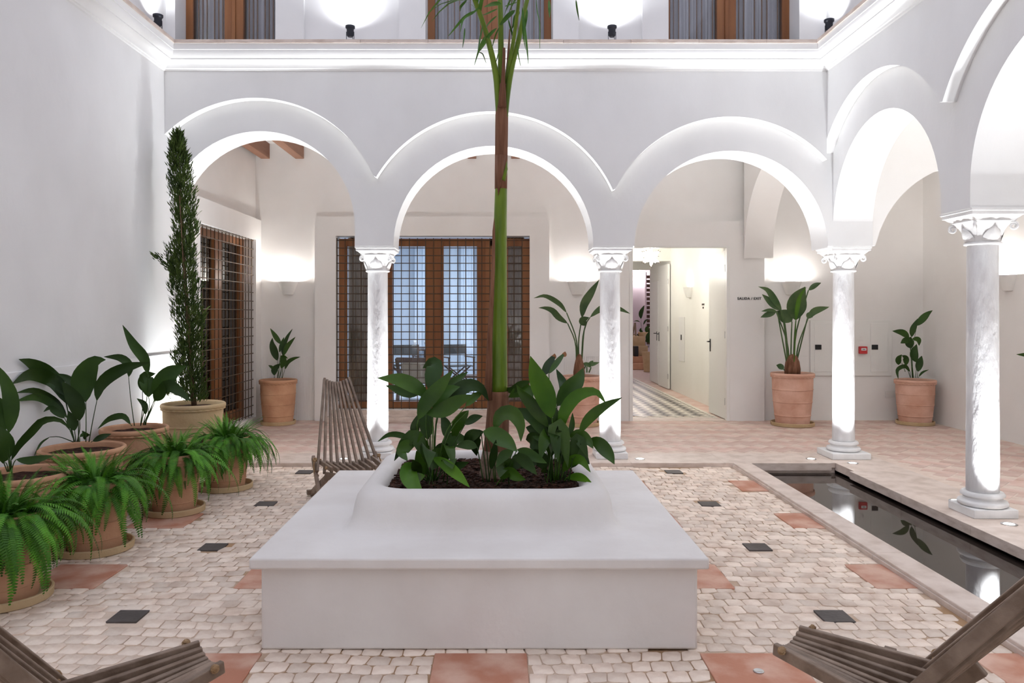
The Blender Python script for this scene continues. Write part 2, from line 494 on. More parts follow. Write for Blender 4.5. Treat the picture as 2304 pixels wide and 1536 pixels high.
# ------------------------------------------------------------------ floors
fl = MB().box(XL, XG, 7.86, DR + .3, -.25, -.0012).box(3.42, XG, -2.2, 7.86, -.25, -.0012).build(
    'floor', M['grout'], label='terracotta herringbone floor of the gallery edged with stone slabs', kind='structure')
BW, BR_ = 8.44, 4.02      # inner edges of the border
tiles = []
tw, tl = .15, .30
c45 = math.cos(R(45))
for i in range(-70, 70):
    for j in range(-40, 40):
        for kind in (0, 1):
            # herringbone cell
            u = i * tw + j * 2 * tl * 0 ; v = 0
            if kind == 0: bx, by, w, h = i * tw + j * 2 * tw, -i * tw + j * 2 * tw, tl, tw
            else: bx, by, w, h = i * tw + j * 2 * tw, -i * tw + j * 2 * tw + tw, tw, tl
            cx, cy = bx + w / 2, by + h / 2
            X = (cx - cy) * c45 + 1.2; Y = (cx + cy) * c45 + 8
            tiles.append((X, Y, kind))
seen = set(); keep = []
for X, Y, kd in tiles:
    key = (round(X, 3), round(Y, 3), kd)
    if key in seen: continue
    seen.add(key)
    inb = (XL + .12 < X < XG - .1 and BW + .12 < Y < DR - .1) or (BR_ + .12 < X < XG - .1 and 1.2 < Y < BW + .2)
    if inb: keep.append((X, Y, kd))
vis = [t for t in keep if t[1] > 2 and abs(t[0] / t[1]) < .69]
vis.sort(key=lambda t: t[1])
vs_ = set(vis[:285])


def tile_mb(mb, w, h, T, th=.008, g=.014):
    w -= g; h -= g
    return mb.box(-w / 2, w / 2, -h / 2, h / 2, -.012, th - .008, T)


tme = [None, None]
field = MB()
for X, Y, kd in keep:
    rz = R(45) if kd == 0 else R(135)
    if (X, Y, kd) in vs_:
        if tme[0] is None:
            o = tile_mb(MB(), tl, tw, None).build('tile', M['tile'], fl); tme[0] = o
        else:
            o = tme[0].copy(); COL.objects.link(o)
        o.location = (X, Y, random.uniform(-.0004, .0006)); o.rotation_euler = (0, 0, rz)
    else:
        tile_mb(field, tl, tw, Matrix.Translation((X, Y, random.uniform(-.0004, .0006))) @ Matrix.Rotation(rz, 4, 'Z'))
field.build('tile_field', M['tile_i'], fl, kind='stuff')
# border slabs
x = XL
while x < 3.3:
    x1 = min(x + .95, 3.42)
    MB().box(x + .0015, x1 - .0015, 7.84, 8.38, -.05, 0).build('slab', M['stone'], fl, bevel=.003)
    x = x1
y = 8.38
first = True
while y > 1.2:
    y1 = y - .95
    MB().box(3.375, 3.98, y1 + .0015, y - .0015 - (0 if not first else 0), -.075, 0).build('slab', M['stone'], fl, bevel=.003) if y <= 7.9 else \
        MB().box(3.4215, 3.98, y1 + .0015, y - .0015, -.05, 0).build('slab', M['stone'], fl, bevel=.003)
    first = False
    y = y1

# courtyard cobbles
cf = MB().box(XL, 2.40, -2.2, 7.84, -.25, GZ - .007).box(2.4, 3.5, -2.2, .95, -.25, GZ - .012).build(
    'floor', M['mortar'], label='cobbled courtyard floor inlaid with red tiles and small dark stone squares', kind='structure')
big = [(x, y) for x in (-2.5, -1.29, -.08, 1.13, 2.35) for y in (3.325, 4.58, 5.81, 6.99)]
dark = [(x, y) for x in (-1.9, -.68, .52, 1.725) for y in (2.75, 3.97, 5.15, 6.32, 7.6)]
for (x, y) in big:
    hw = .21
    x1 = min(x + hw, 2.375)
    if -1.1 < x < .97 and 3.7 < y < 5.5: continue
    MB().box(x - hw, x1, y - hw, y + hw, GZ - .03, GZ + .001).build('tile', M['big_tile'], cf, bevel=.004)
for (x, y) in dark:
    if -1.0 < x < .97 and 3.6 < y < 5.5: continue
    MB().box(x - .077, x + .077, y - .077, y + .077, GZ - .03, GZ + .002).build('stone_square', M['slate'], cf, bevel=.002)
cell = .094


def warp(x, y):
    n = noise.noise_vector(Vector((x * 1.7, y * 1.7, 3.1)))
    m = noise.noise_vector(Vector((x * 9, y * 9, 7.7)))
    return x + n.x * .05 + m.x * .016, y + n.y * .05 + m.y * .016


def cobble(mb, cx, cy, pts, top):
    """worn stone: skirt, rounded shoulder and flat crown"""
    n = len(pts)
    vs = []
    for (x, y) in pts: vs.append((cx + x, cy + y, -.02))
    for (x, y) in pts: vs.append((cx + x, cy + y, top - .004))
    for (x, y) in pts: vs.append((cx + x * .86, cy + y * .86, top))
    fs = [tuple(range(2 * n, 3 * n))]
    for r in (0, 1):
        for k in range(n):
            k2 = (k + 1) % n
            fs.append((r * n + k, r * n + k2, (r + 1) * n + k2, (r + 1) * n + k))
    mb.add(vs, fs)


stones = []
nx = int((2.375 - XL) / cell) + 1; ny = int((7.83 - 1.0) / cell) + 1
for i in range(nx):
    for j in range(ny):
        off = (.5 if j % 2 else 0) * cell * .8
        x0 = XL + .01 + i * cell + off; y0 = 1.0 + j * cell
        cs = [warp(x0, y0), warp(x0 + cell, y0), warp(x0 + cell, y0 + cell), warp(x0, y0 + cell)]
        cx = sum(c[0] for c in cs) / 4; cy = sum(c[1] for c in cs) / 4
        if not (XL + .05 < cx < 2.355 and cy < 7.82): continue
        if any(abs(cx - a) < .215 and abs(cy - b) < .215 for a, b in big): continue
        if any(abs(cx - a) < .086 and abs(cy - b) < .086 for a, b in dark): continue
        if -1.07 < cx < .90 and 3.6 < cy < 5.47: continue
        pts = []
        for k in range(4):
            a = cs[k]; p = cs[k - 1]; q = cs[(k + 1) % 4]
            for o_ in (p, q):
                t = random.uniform(.07, .20)
                x = (a[0] * (1 - t) + o_[0] * t - cx) * .945; y = (a[1] * (1 - t) + o_[1] * t - cy) * .94
                pts.append((x, y))
        for (a, b), hh in [(q, .213) for q in big] + [(q, .080) for q in dark]:
            if abs(cx - a) > hh + .07 or abs(cy - b) > hh + .07: continue
            xo = abs(cx - a) / hh > abs(cy - b) / hh
            for k, (x, y) in enumerate(pts):
                if abs(cx + x - a) < hh and abs(cy + y - b) < hh:
                    if xo: x = a + math.copysign(hh, cx - a) - cx
                    else: y = b + math.copysign(hh, cy - b) - cy
                    pts[k] = (x, y)
        pts = [(min(x, 2.368 - cx), min(y, 7.836 - cy)) for x, y in pts]
        stones.append((cx, cy, pts, random.uniform(-.0035, .0035)))
vis = [s for s in stones if s[1] > 3.2 and abs(s[0] / s[1]) < .69 and not (s[0] < -2.2)]
vis.sort(key=lambda s: s[1])
ids = set(id(s) for s in vis[:265])
field = MB()
for s in stones:
    cx, cy, pts, dz = s
    if id(s) in ids:
        mb = MB(); cobble(mb, 0, 0, pts, dz)
        o = mb.build('cobble', M['cobble'], cf, smooth=50, loc=(cx, cy, GZ))
    else:
        n0 = len(field.v)
        cobble(field, cx, cy, pts, dz)
        for q in range(n0, len(field.v)):
            v = field.v[q]; field.v[q] = (v[0], v[1], v[2] + GZ)
field.build('cobble_field', M['cobble_i'], cf, smooth=50, kind='stuff')
# lid set in the near right tile
a = 5
tag(MB().lathe([(0, .0), (.020, .0), (.023, .001), (.023, .004), (.020, .006), (.012, .0045), (0, .0045)], 24).build(
    'drain_cap', M['steel'], smooth=40, loc=(P(1707, 1511, 1)[0] / -P(1707, 1511, 1)[2] * 0 + .66 * 1.0 * 1, 1, 0)),
    'small round metal cap let into the near right red tile', 'drain')
bpy.data.objects['drain_cap'].location = ((1707 - CX) * 3.35 / FOC, 1740 * 1.55 / (1511 - CY), GZ + .001)

# pool
pk = empty('pool', label='long narrow sunken pool with a stone kerb along the right arcade', cat='pool', kind='structure')
y = 7.84
while y > 1.3:
    y1 = max(y - .98, 1.0)
    MB().box(2.385, 2.565, y1 + .002, y - .002, -.09, 0).build('kerb_stone', M['stone'], pk, bevel=.005)
    MB().box(2.372, 2.384, y1 + .002, y - .002, -.07, -.018).build('kerb_face', M['stone'], pk)
    y = y1
MB().box(2.57, 3.37, .8, 1.0, -.09, 0).build('kerb_stone', M['stone'], pk, bevel=.005)
MB().box(2.567, 3.373, 7.828, 7.8395, -.075, -.0005).build('kerb_stone', M['stone'], pk)
li = MB()
li.box(2.60, 3.44, 7.87, 7.9, -.55, -.076).box(3.42, 3.44, .85, 7.9, -.55, -.076).box(2.50, 2.53, .85, 7.9, -.55, -.091)
li.box(2.5, 3.44, .82, .85, -.55, -.091).box(2.5, 3.44, .82, 7.9, -.58, -.55)
li.build('liner', M['linerb'], pk)
MB().add([(2.53, .85, -.103), (3.42, .85, -.103), (3.42, 7.87, -.103), (2.53, 7.87, -.103)], [(0, 1, 2, 3)]).build('water', M['water'], pk, kind='structure')
MB().box(XL, 2.38, 7.8405, 7.858, -.09, -.012).build('kerb_face', M['stone'], cf)

# ------------------------------------------------------------------ columns
def column(name, x, y, label, ztop, plinth=.33, zb=.17, r=.112):
    c = empty(name, (x, y, 0), label=label, cat='column', group=None)
    p = plinth / 2
    MB().box(-p, p, -p, p, 0, .065).build('plinth', M['marble_w'], c, bevel=.006)
    rb = r + .045
    MB().lathe([(rb * .95, .065), (rb + .01, .075), (rb + .014, .09), (rb + .005, .105), (rb - .02, .112), (rb - .028, .125),
                (rb - .024, .135), (rb - .008, .142), (rb - .008, .155), (rb - .02, zb)], 40).build('base', M['marble_w'], c, smooth=50)
    h = ztop - .26
    pr = []
    for i in range(25):
        t = i / 24
        z = zb + .003 + (h - zb - .003) * t
        pr.append((r * (1 - .07 * t) + .002 * noise.noise(Vector((x, y, z * 4))), z))
    MB().lathe([(r * .94, zb - .002)] + pr, 40).build('shaft', M['marble'], c, smooth=50)
    cap = empty_part('capital', c)
    # astragal and bell
    MB().lathe([(r - .002, h), (r + .012, h + .004), (r + .016, h + .012), (r + .012, h + .02), (r + .0, h + .024)], 40).build('neck_ring', M['marble_w'], cap, smooth=60)
    n = 48; vs = []; fs = []
    zs = [0, .04, .08, .11, .135, .15]
    for i, dz in enumerate(zs):
        t = dz / .15
        rr = r + .002 + .045 * t ** 2
        for k in range(n):
            a = 2 * math.pi * k / n
            sq = 1 + .20 * t ** 1.5 * (abs(math.sin(2 * a)) ** 1.5)
            # acanthus tongues rising on each face
            w = .010 * max(0, math.cos(4 * a)) ** 2 * math.sin(math.pi * min(1, t * 1.15)) + .006 * math.sin(8 * a) ** 2 * t
            vs.append((math.cos(a) * (rr * sq + w), math.sin(a) * (rr * sq + w), h + .024 + dz))
    for i in range(len(zs) - 1):
        for k in range(n):
            k2 = (k + 1) % n
            fs.append((i * n + k, i * n + k2, (i + 1) * n + k2, (i + 1) * n + k))
    fs.append(tuple(range((len(zs) - 1) * n, len(zs) * n)))
    MB().add(vs, fs).build('bell', M['marble_w'], cap, smooth=60)
    for k in range(4):
        a = R(45 + 90 * k)
        d = Vector((math.cos(a), math.sin(a), 0)); s = Vector((-d.y, d.x, 0))
        vb = MB()
        pts = []; rad = []
        for i in range(22):       # scroll
            t = i / 21; ang = t * 2 * math.pi * 1.4
            rr = .030 * (1 - t * .75)
            ctr = d * (r + .088) + Vector((0, 0, h + .135))
            pts.append(ctr + d * (rr * math.sin(ang)) + Vector((0, 0, rr * math.cos(ang)))); rad.append(.011 * (1 - .5 * t))
        pts = [d * (r + .01) + Vector((0, 0, h + .07)), d * (r + .03) + Vector((0, 0, h + .13)), d * (r + .06) + Vector((0, 0, h + .16))] + pts
        rad = [.008, .011, .012] + rad
        vb.tube(pts, rad, 6)
        vb.build('scroll', M['marble_w'], cap, smooth=80)
        # leaf tongue on each face
        a2 = R(90 * k)
        lf = MB(); vs = []; fs = []
        for i in range(8):
            t = i / 7
            z = h + .026 + .105 * t
            w = .062 * math.sin(math.pi * (1 - t) * .5) ** .7 + .004
            rr = r + .012 + .030 * t * t + .012 * math.sin(t * math.pi)
            for q in (-1, -.5, 0, .5, 1):
                aa = a2 + q * w / r
                vs.append((math.cos(aa) * (rr - .010 * q * q), math.sin(aa) * (rr - .010 * q * q), z))
        for i in range(7):
            for q in range(4): fs.append((i * 5 + q, i * 5 + q + 1, i * 5 + 6 + q, i * 5 + 5 + q))
        lf.add(vs, fs)
        lf.build('acanthus_leaf', M['marble_w'], cap, smooth=60)
    # abacus: square mouldings
    ab = [(.150, .172), (.156, .176), (.158, .186), (.182, .212), (.198, .216), (.198, .240), (.207, .244), (.207, .26)]
    vs = []; fs = []
    for q, dz in ab:
        for i, j in ((-1, -1), (1, -1), (1, 1), (-1, 1)): vs.append((i * q, j * q, h + dz))
    for i in range(len(ab) - 1):
        for k in range(4):
            k2 = (k + 1) % 4
            fs.append((i * 4 + k, i * 4 + k2, i * 4 + 4 + k2, i * 4 + 4 + k))
    fs += [(3, 2, 1, 0), tuple(range(len(ab) * 4 - 4, len(ab) * 4))]
    MB().add(vs, fs).build('abacus', M['marble_w'], cap)
    return c


def empty_part(name, parent):
    o = bpy.data.objects.new(name, None); COL.objects.link(o); o.parent = parent
    return o


column('column', -1.277, 8.2, 'slim marble column carrying the left and middle arches, behind the folding chair', 2.21)
column('column', 1.185, 8.2, 'slim marble column between the middle arch and the doorway arch', 2.21)
column('column', XB + .20, 8.2, 'marble column on a wide plinth at the inner corner of the two arcades', 2.21, plinth=.40)
column('column', XB + .21, 5.86, 'large near marble column rising beside the pool', 2.287, plinth=.33)
column('column', XB + .21, 3.49, 'marble column of the right arcade, out of frame', 2.287)
column('column', XB + .21, 1.10, 'marble column of the right arcade nearest the viewer, out of frame', 2.287)

# ------------------------------------------------------------------ ground uplights
ups = [(-3.12, 7.98, 'round floor uplight at the foot of the left wall'), (-1.607, 8.05, 'round floor uplight behind the slatted chair'),
       (-.93, 8.05, 'round floor uplight just right of the first column'), (.86, 8.05, 'round floor uplight just left of the second column'),
       (1.476, 8.05, 'round floor uplight just right of the second column'), (3.257, 8.05, 'round floor uplight left of the corner column'),
       (3.586, 7.82, 'round floor uplight in front of the corner column'), (3.70, 6.25, 'round floor uplight behind the large near column'),
       (3.666, 5.55, 'round floor uplight in front of the large near column'), (3.67, 3.85, 'round floor uplight out of frame, far side of a column'),
       (3.67, 3.13, 'round floor uplight out of frame, near side of a column'),
       (-2.4, -1.9, 'unseen fill uplight added at the front wall, by the left corner'), (-.8, -1.9, 'unseen fill uplight added at the front wall, left of centre'),
       (.8, -1.9, 'unseen fill uplight added at the front wall, right of centre'), (2.4, -1.9, 'unseen fill uplight added at the front wall, by the arcade')]  # front wall row is added behind the camera to brighten the bench front
UP = None
for i, (x, y, lab) in enumerate(ups):
    if UP is None:
        UP = empty('floor_uplight', (0, 0, 0), cat='light', group='uplights let into the stone border')
        MB().lathe([(.036, .001), (.052, .0015), (.054, .004), (.050, .005), (.040, .005), (.036, .003)], 28, close=False).build('ring', M['steel'], UP, smooth=60)
        MB().lathe([(.036, .0015), (.036, .0035), (.02, .006), (0, .0065)], 28).build('lens', M['glow'], UP, smooth=60)
        u = UP
    else:
        u = UP.copy(); COL.objects.link(u)
        for ch in UP.children:
            c = ch.copy(); COL.objects.link(c); c.parent = u
    u.location = (x, y, .0005 if y > 0 else GZ - .008)
    u['label'] = lab
    up = y < 8
    lamp('uplight_beam', 'SPOT', (x, y - (.03 if y > 7.9 else 0), .03), UP_W * (1.1 if i == 0 else 1), (.93, .97, 1.0), (x + (.22 if x > 3.5 else 0), y + (.08 if y > 7.9 and i else 0), 3), size=.03 if i else .08, angle=96 if i else 130, blend=.9 if i else 1)

# ------------------------------------------------------------------ planter bench and its soil
BX, BY = -.087, 4.53
pb = empty('planter_bench', (BX, BY, GZ), label='white plastered bench platform with a raised square planter on top', cat='bench')
hz = .396 - GZ
MB().box(-1.0085, 1.0085, -.96, .945, 0, hz - .05).build('base', M['bench'], pb, bevel=.012)
MB().box(-1.051, 1.051, -1.005, .99, hz - .053, hz).build('seat_slab', M['bench'], pb, bevel=.011)


def rrect(hx, hy, r, n=8):
    pts = []
    for (sx, sy, a0) in ((1, -1, -90), (1, 1, 0), (-1, 1, 90), (-1, -1, 180)):
        for i in range(n + 1):
            a = R(a0 + 90 * i / n)
            pts.append((sx * (hx - r) + r * math.cos(a), sy * (hy - r) + r * math.sin(a)))
    return pts


prof = [(-.045, 0), (-.022, .006), (-.008, .025), (0, .06), (.006, .11), (.018, .155), (.040, .185), (.070, .202), (.10, .206),
        (.128, .200), (.146, .184), (.155, .16), (.160, .10), (.165, .0)]
vs = []; fs = []
for i, (o_, z) in enumerate(prof):
    r = .20 if z > .08 else .13 + .07 * z / .08
    r = r if i < 9 else .17
    ring = rrect(.69 - o_, .668 - o_, r)
    for j, (x, y) in enumerate(ring):
        w = .004 * noise.noise(Vector((x * 4, y * 4, z * 5)))
        vs.append((x + w, y + w, hz + z))
    n = len(ring)
for i in range(len(prof) - 1):
    for k in range(n):
        k2 = (k + 1) % n
        fs.append((i * n + k, i * n + k2, (i + 1) * n + k2, (i + 1) * n + k))
rim = MB().add(vs, fs).build('planter_rim', M['bench'], pb, smooth=70)
rim.location = (.007, .055, 0)
# soil: lumpy grid with bark chips
mb = MB(); vs = []; fs = []; n = 40
for i in range(n + 1):
    for j in range(n + 1):
        x = -.54 + 1.08 * i / n; y = -.52 + 1.04 * j / n
        vs.append((x, y, .018 * noise.noise(Vector((x * 9, y * 9, 1))) + .02 * noise.noise(Vector((x * 25, y * 25, 4)))))
for i in range(n):
    for j in range(n): fs.append((i * (n + 1) + j, (i + 1) * (n + 1) + j, (i + 1) * (n + 1) + j + 1, i * (n + 1) + j + 1))
mb.add(vs, fs)
for k in range(900):
    x = random.uniform(-.52, .52); y = random.uniform(-.50, .50)
    T = Matrix.Translation((x, y, .012)) @ Matrix.Rotation(random.uniform(0, 6.3), 4, 'Z') @ Matrix.Rotation(random.uniform(-.5, .5), 4, 'X')
    mb.box(-.016, .016, -.006, .006, -.003, .003, T)
mb.build('bark_mulch', M['soil'], loc=(-.08, 4.585, .545), kind='stuff', label='dark bark mulch filling the white planter', cat='mulch')


# ------------------------------------------------------------------ leaves
def leaf_geo(mb, stem, blade, w, roll=0, stem_r=.004, fold=.18, shape=.8, tipw=.0, nb=12, wav=.0):
    """stem and blade are lists of world points; blade carries a folded lance shaped surface of width w"""
    full = list(stem) + list(blade[:1])
    if len(full) >= 2:
        mb.tube(spline(full, 8), [stem_r * (1 - .3 * i / 8) for i in range(9)], 5)
    sp = spline(blade, nb)
    vs = []; fs = []
    camp = Vector((0, 0, EYE))
    prev = None
    for i, p in enumerate(sp):
        d = (sp[min(i + 1, nb)] - sp[max(i - 1, 0)]).normalized()
        view = (camp - p).normalized()
        s = d.cross(view)
        if s.length < .25:
            s = prev if prev is not None else d.cross(Vector((0, 0, 1)))
        s = s - d * s.dot(d)
        s.normalize()
        if prev is not None and s.dot(prev) < 0: s = -s
        if prev is not None:
            s = s * 2 + prev; s = (s - d * s.dot(d)).normalized()
        prev = s
        t = i / nb
        prof_ = math.sin(math.pi * min(1, t ** shape)) ** .95 if 0 < t < 1 else 0
        hw = w / 2 * (prof_ * (1 - tipw) + tipw * (1 if t > .1 else t * 10)) + .0012
        q = Matrix.Rotation(roll, 3, d)
        s2 = q @ s; nrm = s2.cross(d).normalized()
        if nrm.dot(view) < 0: nrm = -nrm
        for c in (-1, -.5, 0, .5, 1):
            rp = wav * math.sin(t * 9 + c * 2) * abs(c) * hw
            vs.append(p + s2 * (c * hw) + nrm * (hw * fold * abs(c) + rp))
    for i in range(nb):
        for c in range(4): fs.append((i * 5 + c, i * 5 + c + 1, i * 5 + 6 + c, i * 5 + 5 + c))
    mb.add(vs, fs)


def leaf_px(parent, zf, D, stem, blade, w, mat, dD=None, roll=None, name='leaf', wpx=None, world=False, s=1.0, **k):
    """leaf drawn through picture points read at zoom zf, given its own distance and thickness"""
    if dD is None: dD = random.uniform(-.10, .14)
    if roll is None: roll = random.uniform(-.22, .22)
    tot = len(stem) + len(blade) - 1
    def conv(q, i):
        x, y = zf(*q)
        t = i / max(tot, 1)
        d_ = D + dD * t * t
        if (x - CX) * d_ / FOC < -3.365: d_ = 3.365 * FOC / (CX - x)
        return P(x, y, d_)
    S_ = [conv(q, i) for i, q in enumerate(stem)]
    B_ = [conv(q, i + len(stem)) for i, q in enumerate(blade)]
    wm = 1.02 * w / s * D / FOC / max(.6, math.cos(roll))
    mb = MB()
    ori = parent.location
    leaf_geo(mb, S_, B_, wm, roll, **k)
    mb.v = [tuple(Vector(v) - ori) for v in mb.v]
    return mb.build(name, mat, parent, smooth=180)


def rim_profile(rt, h, kind=0):
    rb = rt * .74
    pr = [(0, .012), (rb * .9, .0), (rb, .004)]
    bands = (.22, .50, .74)
    zz = 0
    n = 26
    for i in range(1, n + 1):
        t = i / n
        z = t * (h - .045)
        bulge = math.sin(t * math.pi * .62) / math.sin(math.pi * .62) if t < .999 else 1
        r = rb + (rt * .93 - rb) * min(1, math.sin(min(1, t * 1.05) * math.pi / 2))
        for b in bands:
            d = abs(t - b)
            if d < .02: r += .006
        pr.append((r, z))
    # fine bands
    pr2 = []
    for i, q in enumerate(pr): pr2.append(q)
    pr2 += [(rt * .93, h - .044), (rt * .97, h - .04), (rt, h - .032), (rt + .004, h - .018), (rt, h - .006), (rt * .975, h),
            (rt * .94, h - .002), (rt * .90, h - .012), (rt * .88, h - .05), (rt * .87, h - .08), (0, h - .08)]
    return pr2


def pot(parent, rt, h, mat, z0=0, rope=True):
    rb = rt * .76
    pr = [(0, .01), (rb * .92, 0), (rb, .006)]
    def rad(t): return rb + (rt * .93 - rb) * math.sin(min(1, t * 1.02) * math.pi / 2)
    H = h - .05
    ts = [i / 20 for i in range(1, 21)]
    for b in (.20, .48, .74): ts += [b - .012, b - .006, b, b + .006, b + .012]
    for t in sorted(ts):
        e = 0
        for b in (.20, .48, .74):
            if abs(t - b) < .0065: e = .006 if abs(t - b) < .002 else .0045
        pr.append((rad(t) + e, H * t))
    pr += [(rt * .96, h - .048), (rt * .995, h - .040), (rt * 1.01, h - .024), (rt, h - .008), (rt * .97, h), (rt * .93, h - .003), (rt * .905, h - .015),
           (rt * .89, h - .06), (0, h - .058)]
    body = MB().lathe(pr, 44, close=False).build('pot', mat, parent, smooth=50, loc=(0, 0, z0))
    if rope:
        pts = []; rr = []
        n = 150
        vs = []; fs = []
        for i in range(n):
            a = 2 * math.pi * i / n
            q = .0075 + .003 * math.sin(i * 2 * math.pi / 5)
            for k in range(6):
                b = 2 * math.pi * k / 6
                vs.append(((rt * .965 + q * math.cos(b)) * math.cos(a), (rt * .965 + q * math.cos(b)) * math.sin(a), h - .052 + q * math.sin(b)))
        for i in range(n):
            for k in range(6):
                i2 = (i + 1) % n; k2 = (k + 1) % 6
                fs.append((i * 6 + k, i2 * 6 + k, i2 * 6 + k2, i * 6 + k2))
        MB().add(vs, fs).build('rope_moulding', mat, body, smooth=180)
    so = MB(); vs = [(0, 0, .006)]; fs = []
    for ring in range(1, 6):
        for k in range(24):
            a = 2 * math.pi * k / 24; r = rt * .895 * ring / 5
            vs.append((r * math.cos(a), r * math.sin(a), .008 * noise.noise(Vector((r * 30 * math.cos(a), r * 30 * math.sin(a), rt)))))
    for k in range(24):
        fs.append((0, 1 + k, 1 + (k + 1) % 24))
        for ring in range(4):
            a = 1 + ring * 24
            fs.append((a + k, a + 24 + k, a + 24 + (k + 1) % 24, a + (k + 1) % 24))
    so.add(vs, fs)
    so.build('soil', M['soil'], parent, loc=(0, 0, z0 + h - .045))
    return body


def saucer(x, y, z, r, label):
    tag(MB().lathe([(0, 0), (r * .95, 0), (r * .985, .006), (r, .045), (r - .004, .05), (r - .014, .05), (r - .02, .044), (r - .026, .014), (0, .012)], 44).build(
        'saucer', M['terra_pale'], smooth=40, loc=(x, y, z)), label, 'saucer', 'clay saucers under the pots')


zL = Z(0, 700, 3.572)          # left pots
zM = Z(780, 720, 3.572)        # planter
zW = Z(580, 720, 5.908); zRr = Z(1990, 680, 5.121); zS = Z(1690, 620, 4.267); zC = Z(1180, 620, 4.267)


def potted(name, x, y, zg, rt, h, mat, label, cat='plant', rs=None, slabel='', group=None):
    saucer(x, y, zg, rs or rt * .93, slabel)
    e = empty(name, (x, y, zg + .013), label=label, cat=cat, group=group)
    pot(e, rt, h, mat)
    return e


# ---- aspidistras along the left wall
A = potted('potted_aspidistra', -3.04, 4.93, GZ, .285, .53, M['terra'], 'clay pot with dark broad drooping leaves at the left edge, nearest of the wall row',
           slabel='clay saucer under the nearest pot of the wall row', group='aspidistras along the left wall')
for st, bl, w in [
    ([(85, 1290), (75, 1100)], [(70, 980), (95, 800), (75, 640), (0, 480), (-60, 420)], 110),
    ([(80, 1290), (60, 1120)], [(40, 960), (0, 850), (-30, 740), (-90, 660)], 150),
    ([(70, 1290), (50, 1220)], [(20, 1220), (40, 1100), (30, 1020), (-20, 950), (-70, 960)], 130),
    ([(95, 1300)], [(90, 1200), (150, 1080), (260, 960), (340, 880), (450, 865), (520, 900), (565, 960)], 62),
    ([(90, 1290), (110, 1220)], [(130, 1190), (240, 1200), (340, 1180), (432, 1160)], 62),
    ([(60, 1290), (20, 1200)], [(-20, 1160), (-60, 1090), (-100, 1120)], 110)]:
    leaf_px(A, zL, 4.85, st, bl, w, M['leaf_dk'], s=3.572, wav=.08)
B = potted('potted_aspidistra', -3.09, 5.75, GZ, .295, .55, M['terra'], 'clay pot with the fullest fan of long dark leaves, second of the wall row',
           slabel='clay saucer under the second pot of the wall row', group='aspidistras along the left wall')
for st, bl, w in [
    ([(600, 1050), (565, 900)], [(530, 740), (470, 600), (370, 500), (250, 420), (150, 385)], 125),
    ([(595, 1050), (560, 880)], [(525, 680), (400, 545), (250, 505), (95, 585)], 110),
    ([(600, 1050)], [(540, 850), (450, 730), (280, 640), (130, 655)], 55),
    ([(600, 1050)], [(545, 860), (440, 760), (300, 690), (125, 722)], 60),
    ([(620, 1050), (640, 950)], [(640, 880), (620, 760), (560, 650), (500, 560)], 115),
    ([(690, 1050), (692, 880)], [(690, 730), (668, 600), (700, 490), (770, 400), (850, 390)], 175),
    ([(715, 1050), (745, 880)], [(778, 720), (800, 610), (880, 520), (1020, 450), (1205, 410)], 100),
    ([(600, 1050), (560, 950)], [(520, 860), (440, 800), (400, 775), (350, 808)], 50),
    ([(630, 1050), (630, 900)], [(622, 740), (600, 620), (540, 540), (455, 500)], 70),
    ([(610, 1050)], [(600, 960), (580, 880), (550, 800)], 75), ([(640, 1050)], [(640, 1010), (670, 990), (700, 1010), (660, 960)], 50),
    ([(730, 1050)], [(745, 1045), (820, 1010), (893, 985)], 45),
    ([(590, 1050), (480, 1010)], [(400, 1010), (330, 1060), (275, 1160)], 14)]:
    leaf_px(B, zL, 5.75, st, bl, w, M['leaf_dk'], s=3.572, wav=.08)
C_ = potted('potted_aspidistra', -3.08, 6.55, GZ, .27, .58, M['terra'], 'clay pot with one tall upright leaf, third of the wall row, before the cypress',
            slabel='clay saucer under the third pot of the wall row', group='aspidistras along the left wall')
for st, bl, w in [
    ([(1080, 920), (1050, 700)], [(1034, 530), (1040, 440), (970, 375), (835, 365)], 62),
    ([(1130, 920), (1180, 700)], [(1190, 510), (1160, 380), (1070, 260), (985, 110)], 80),
    ([(1130, 915), (1145, 780)], [(1145, 640), (1130, 560), (1140, 505)], 45),
    ([(1170, 915), (1200, 760)], [(1195, 690), (1190, 600), (1170, 520), (1250, 500)], 110),
    ([(1160, 915), (1230, 740)], [(1240, 690), (1300, 580), (1380, 490), (1500, 440)], 150),
    ([(1160, 915), (1240, 740)], [(1250, 700), (1340, 600), (1430, 640), (1535, 722)], 90),
    ([(1150, 915)], [(1170, 830), (1160, 750), (1100, 700)], 45),
    ([(1060, 920)], [(1050, 910), (990, 845), (880, 865), (785, 945)], 50),
    ([(1150, 915), (1220, 760)], [(1242, 720), (1290, 650), (1310, 570)], 90)]:
    leaf_px(C_, zL, 6.5, st, bl, w, M['leaf_dk'], s=3.572, wav=.08)

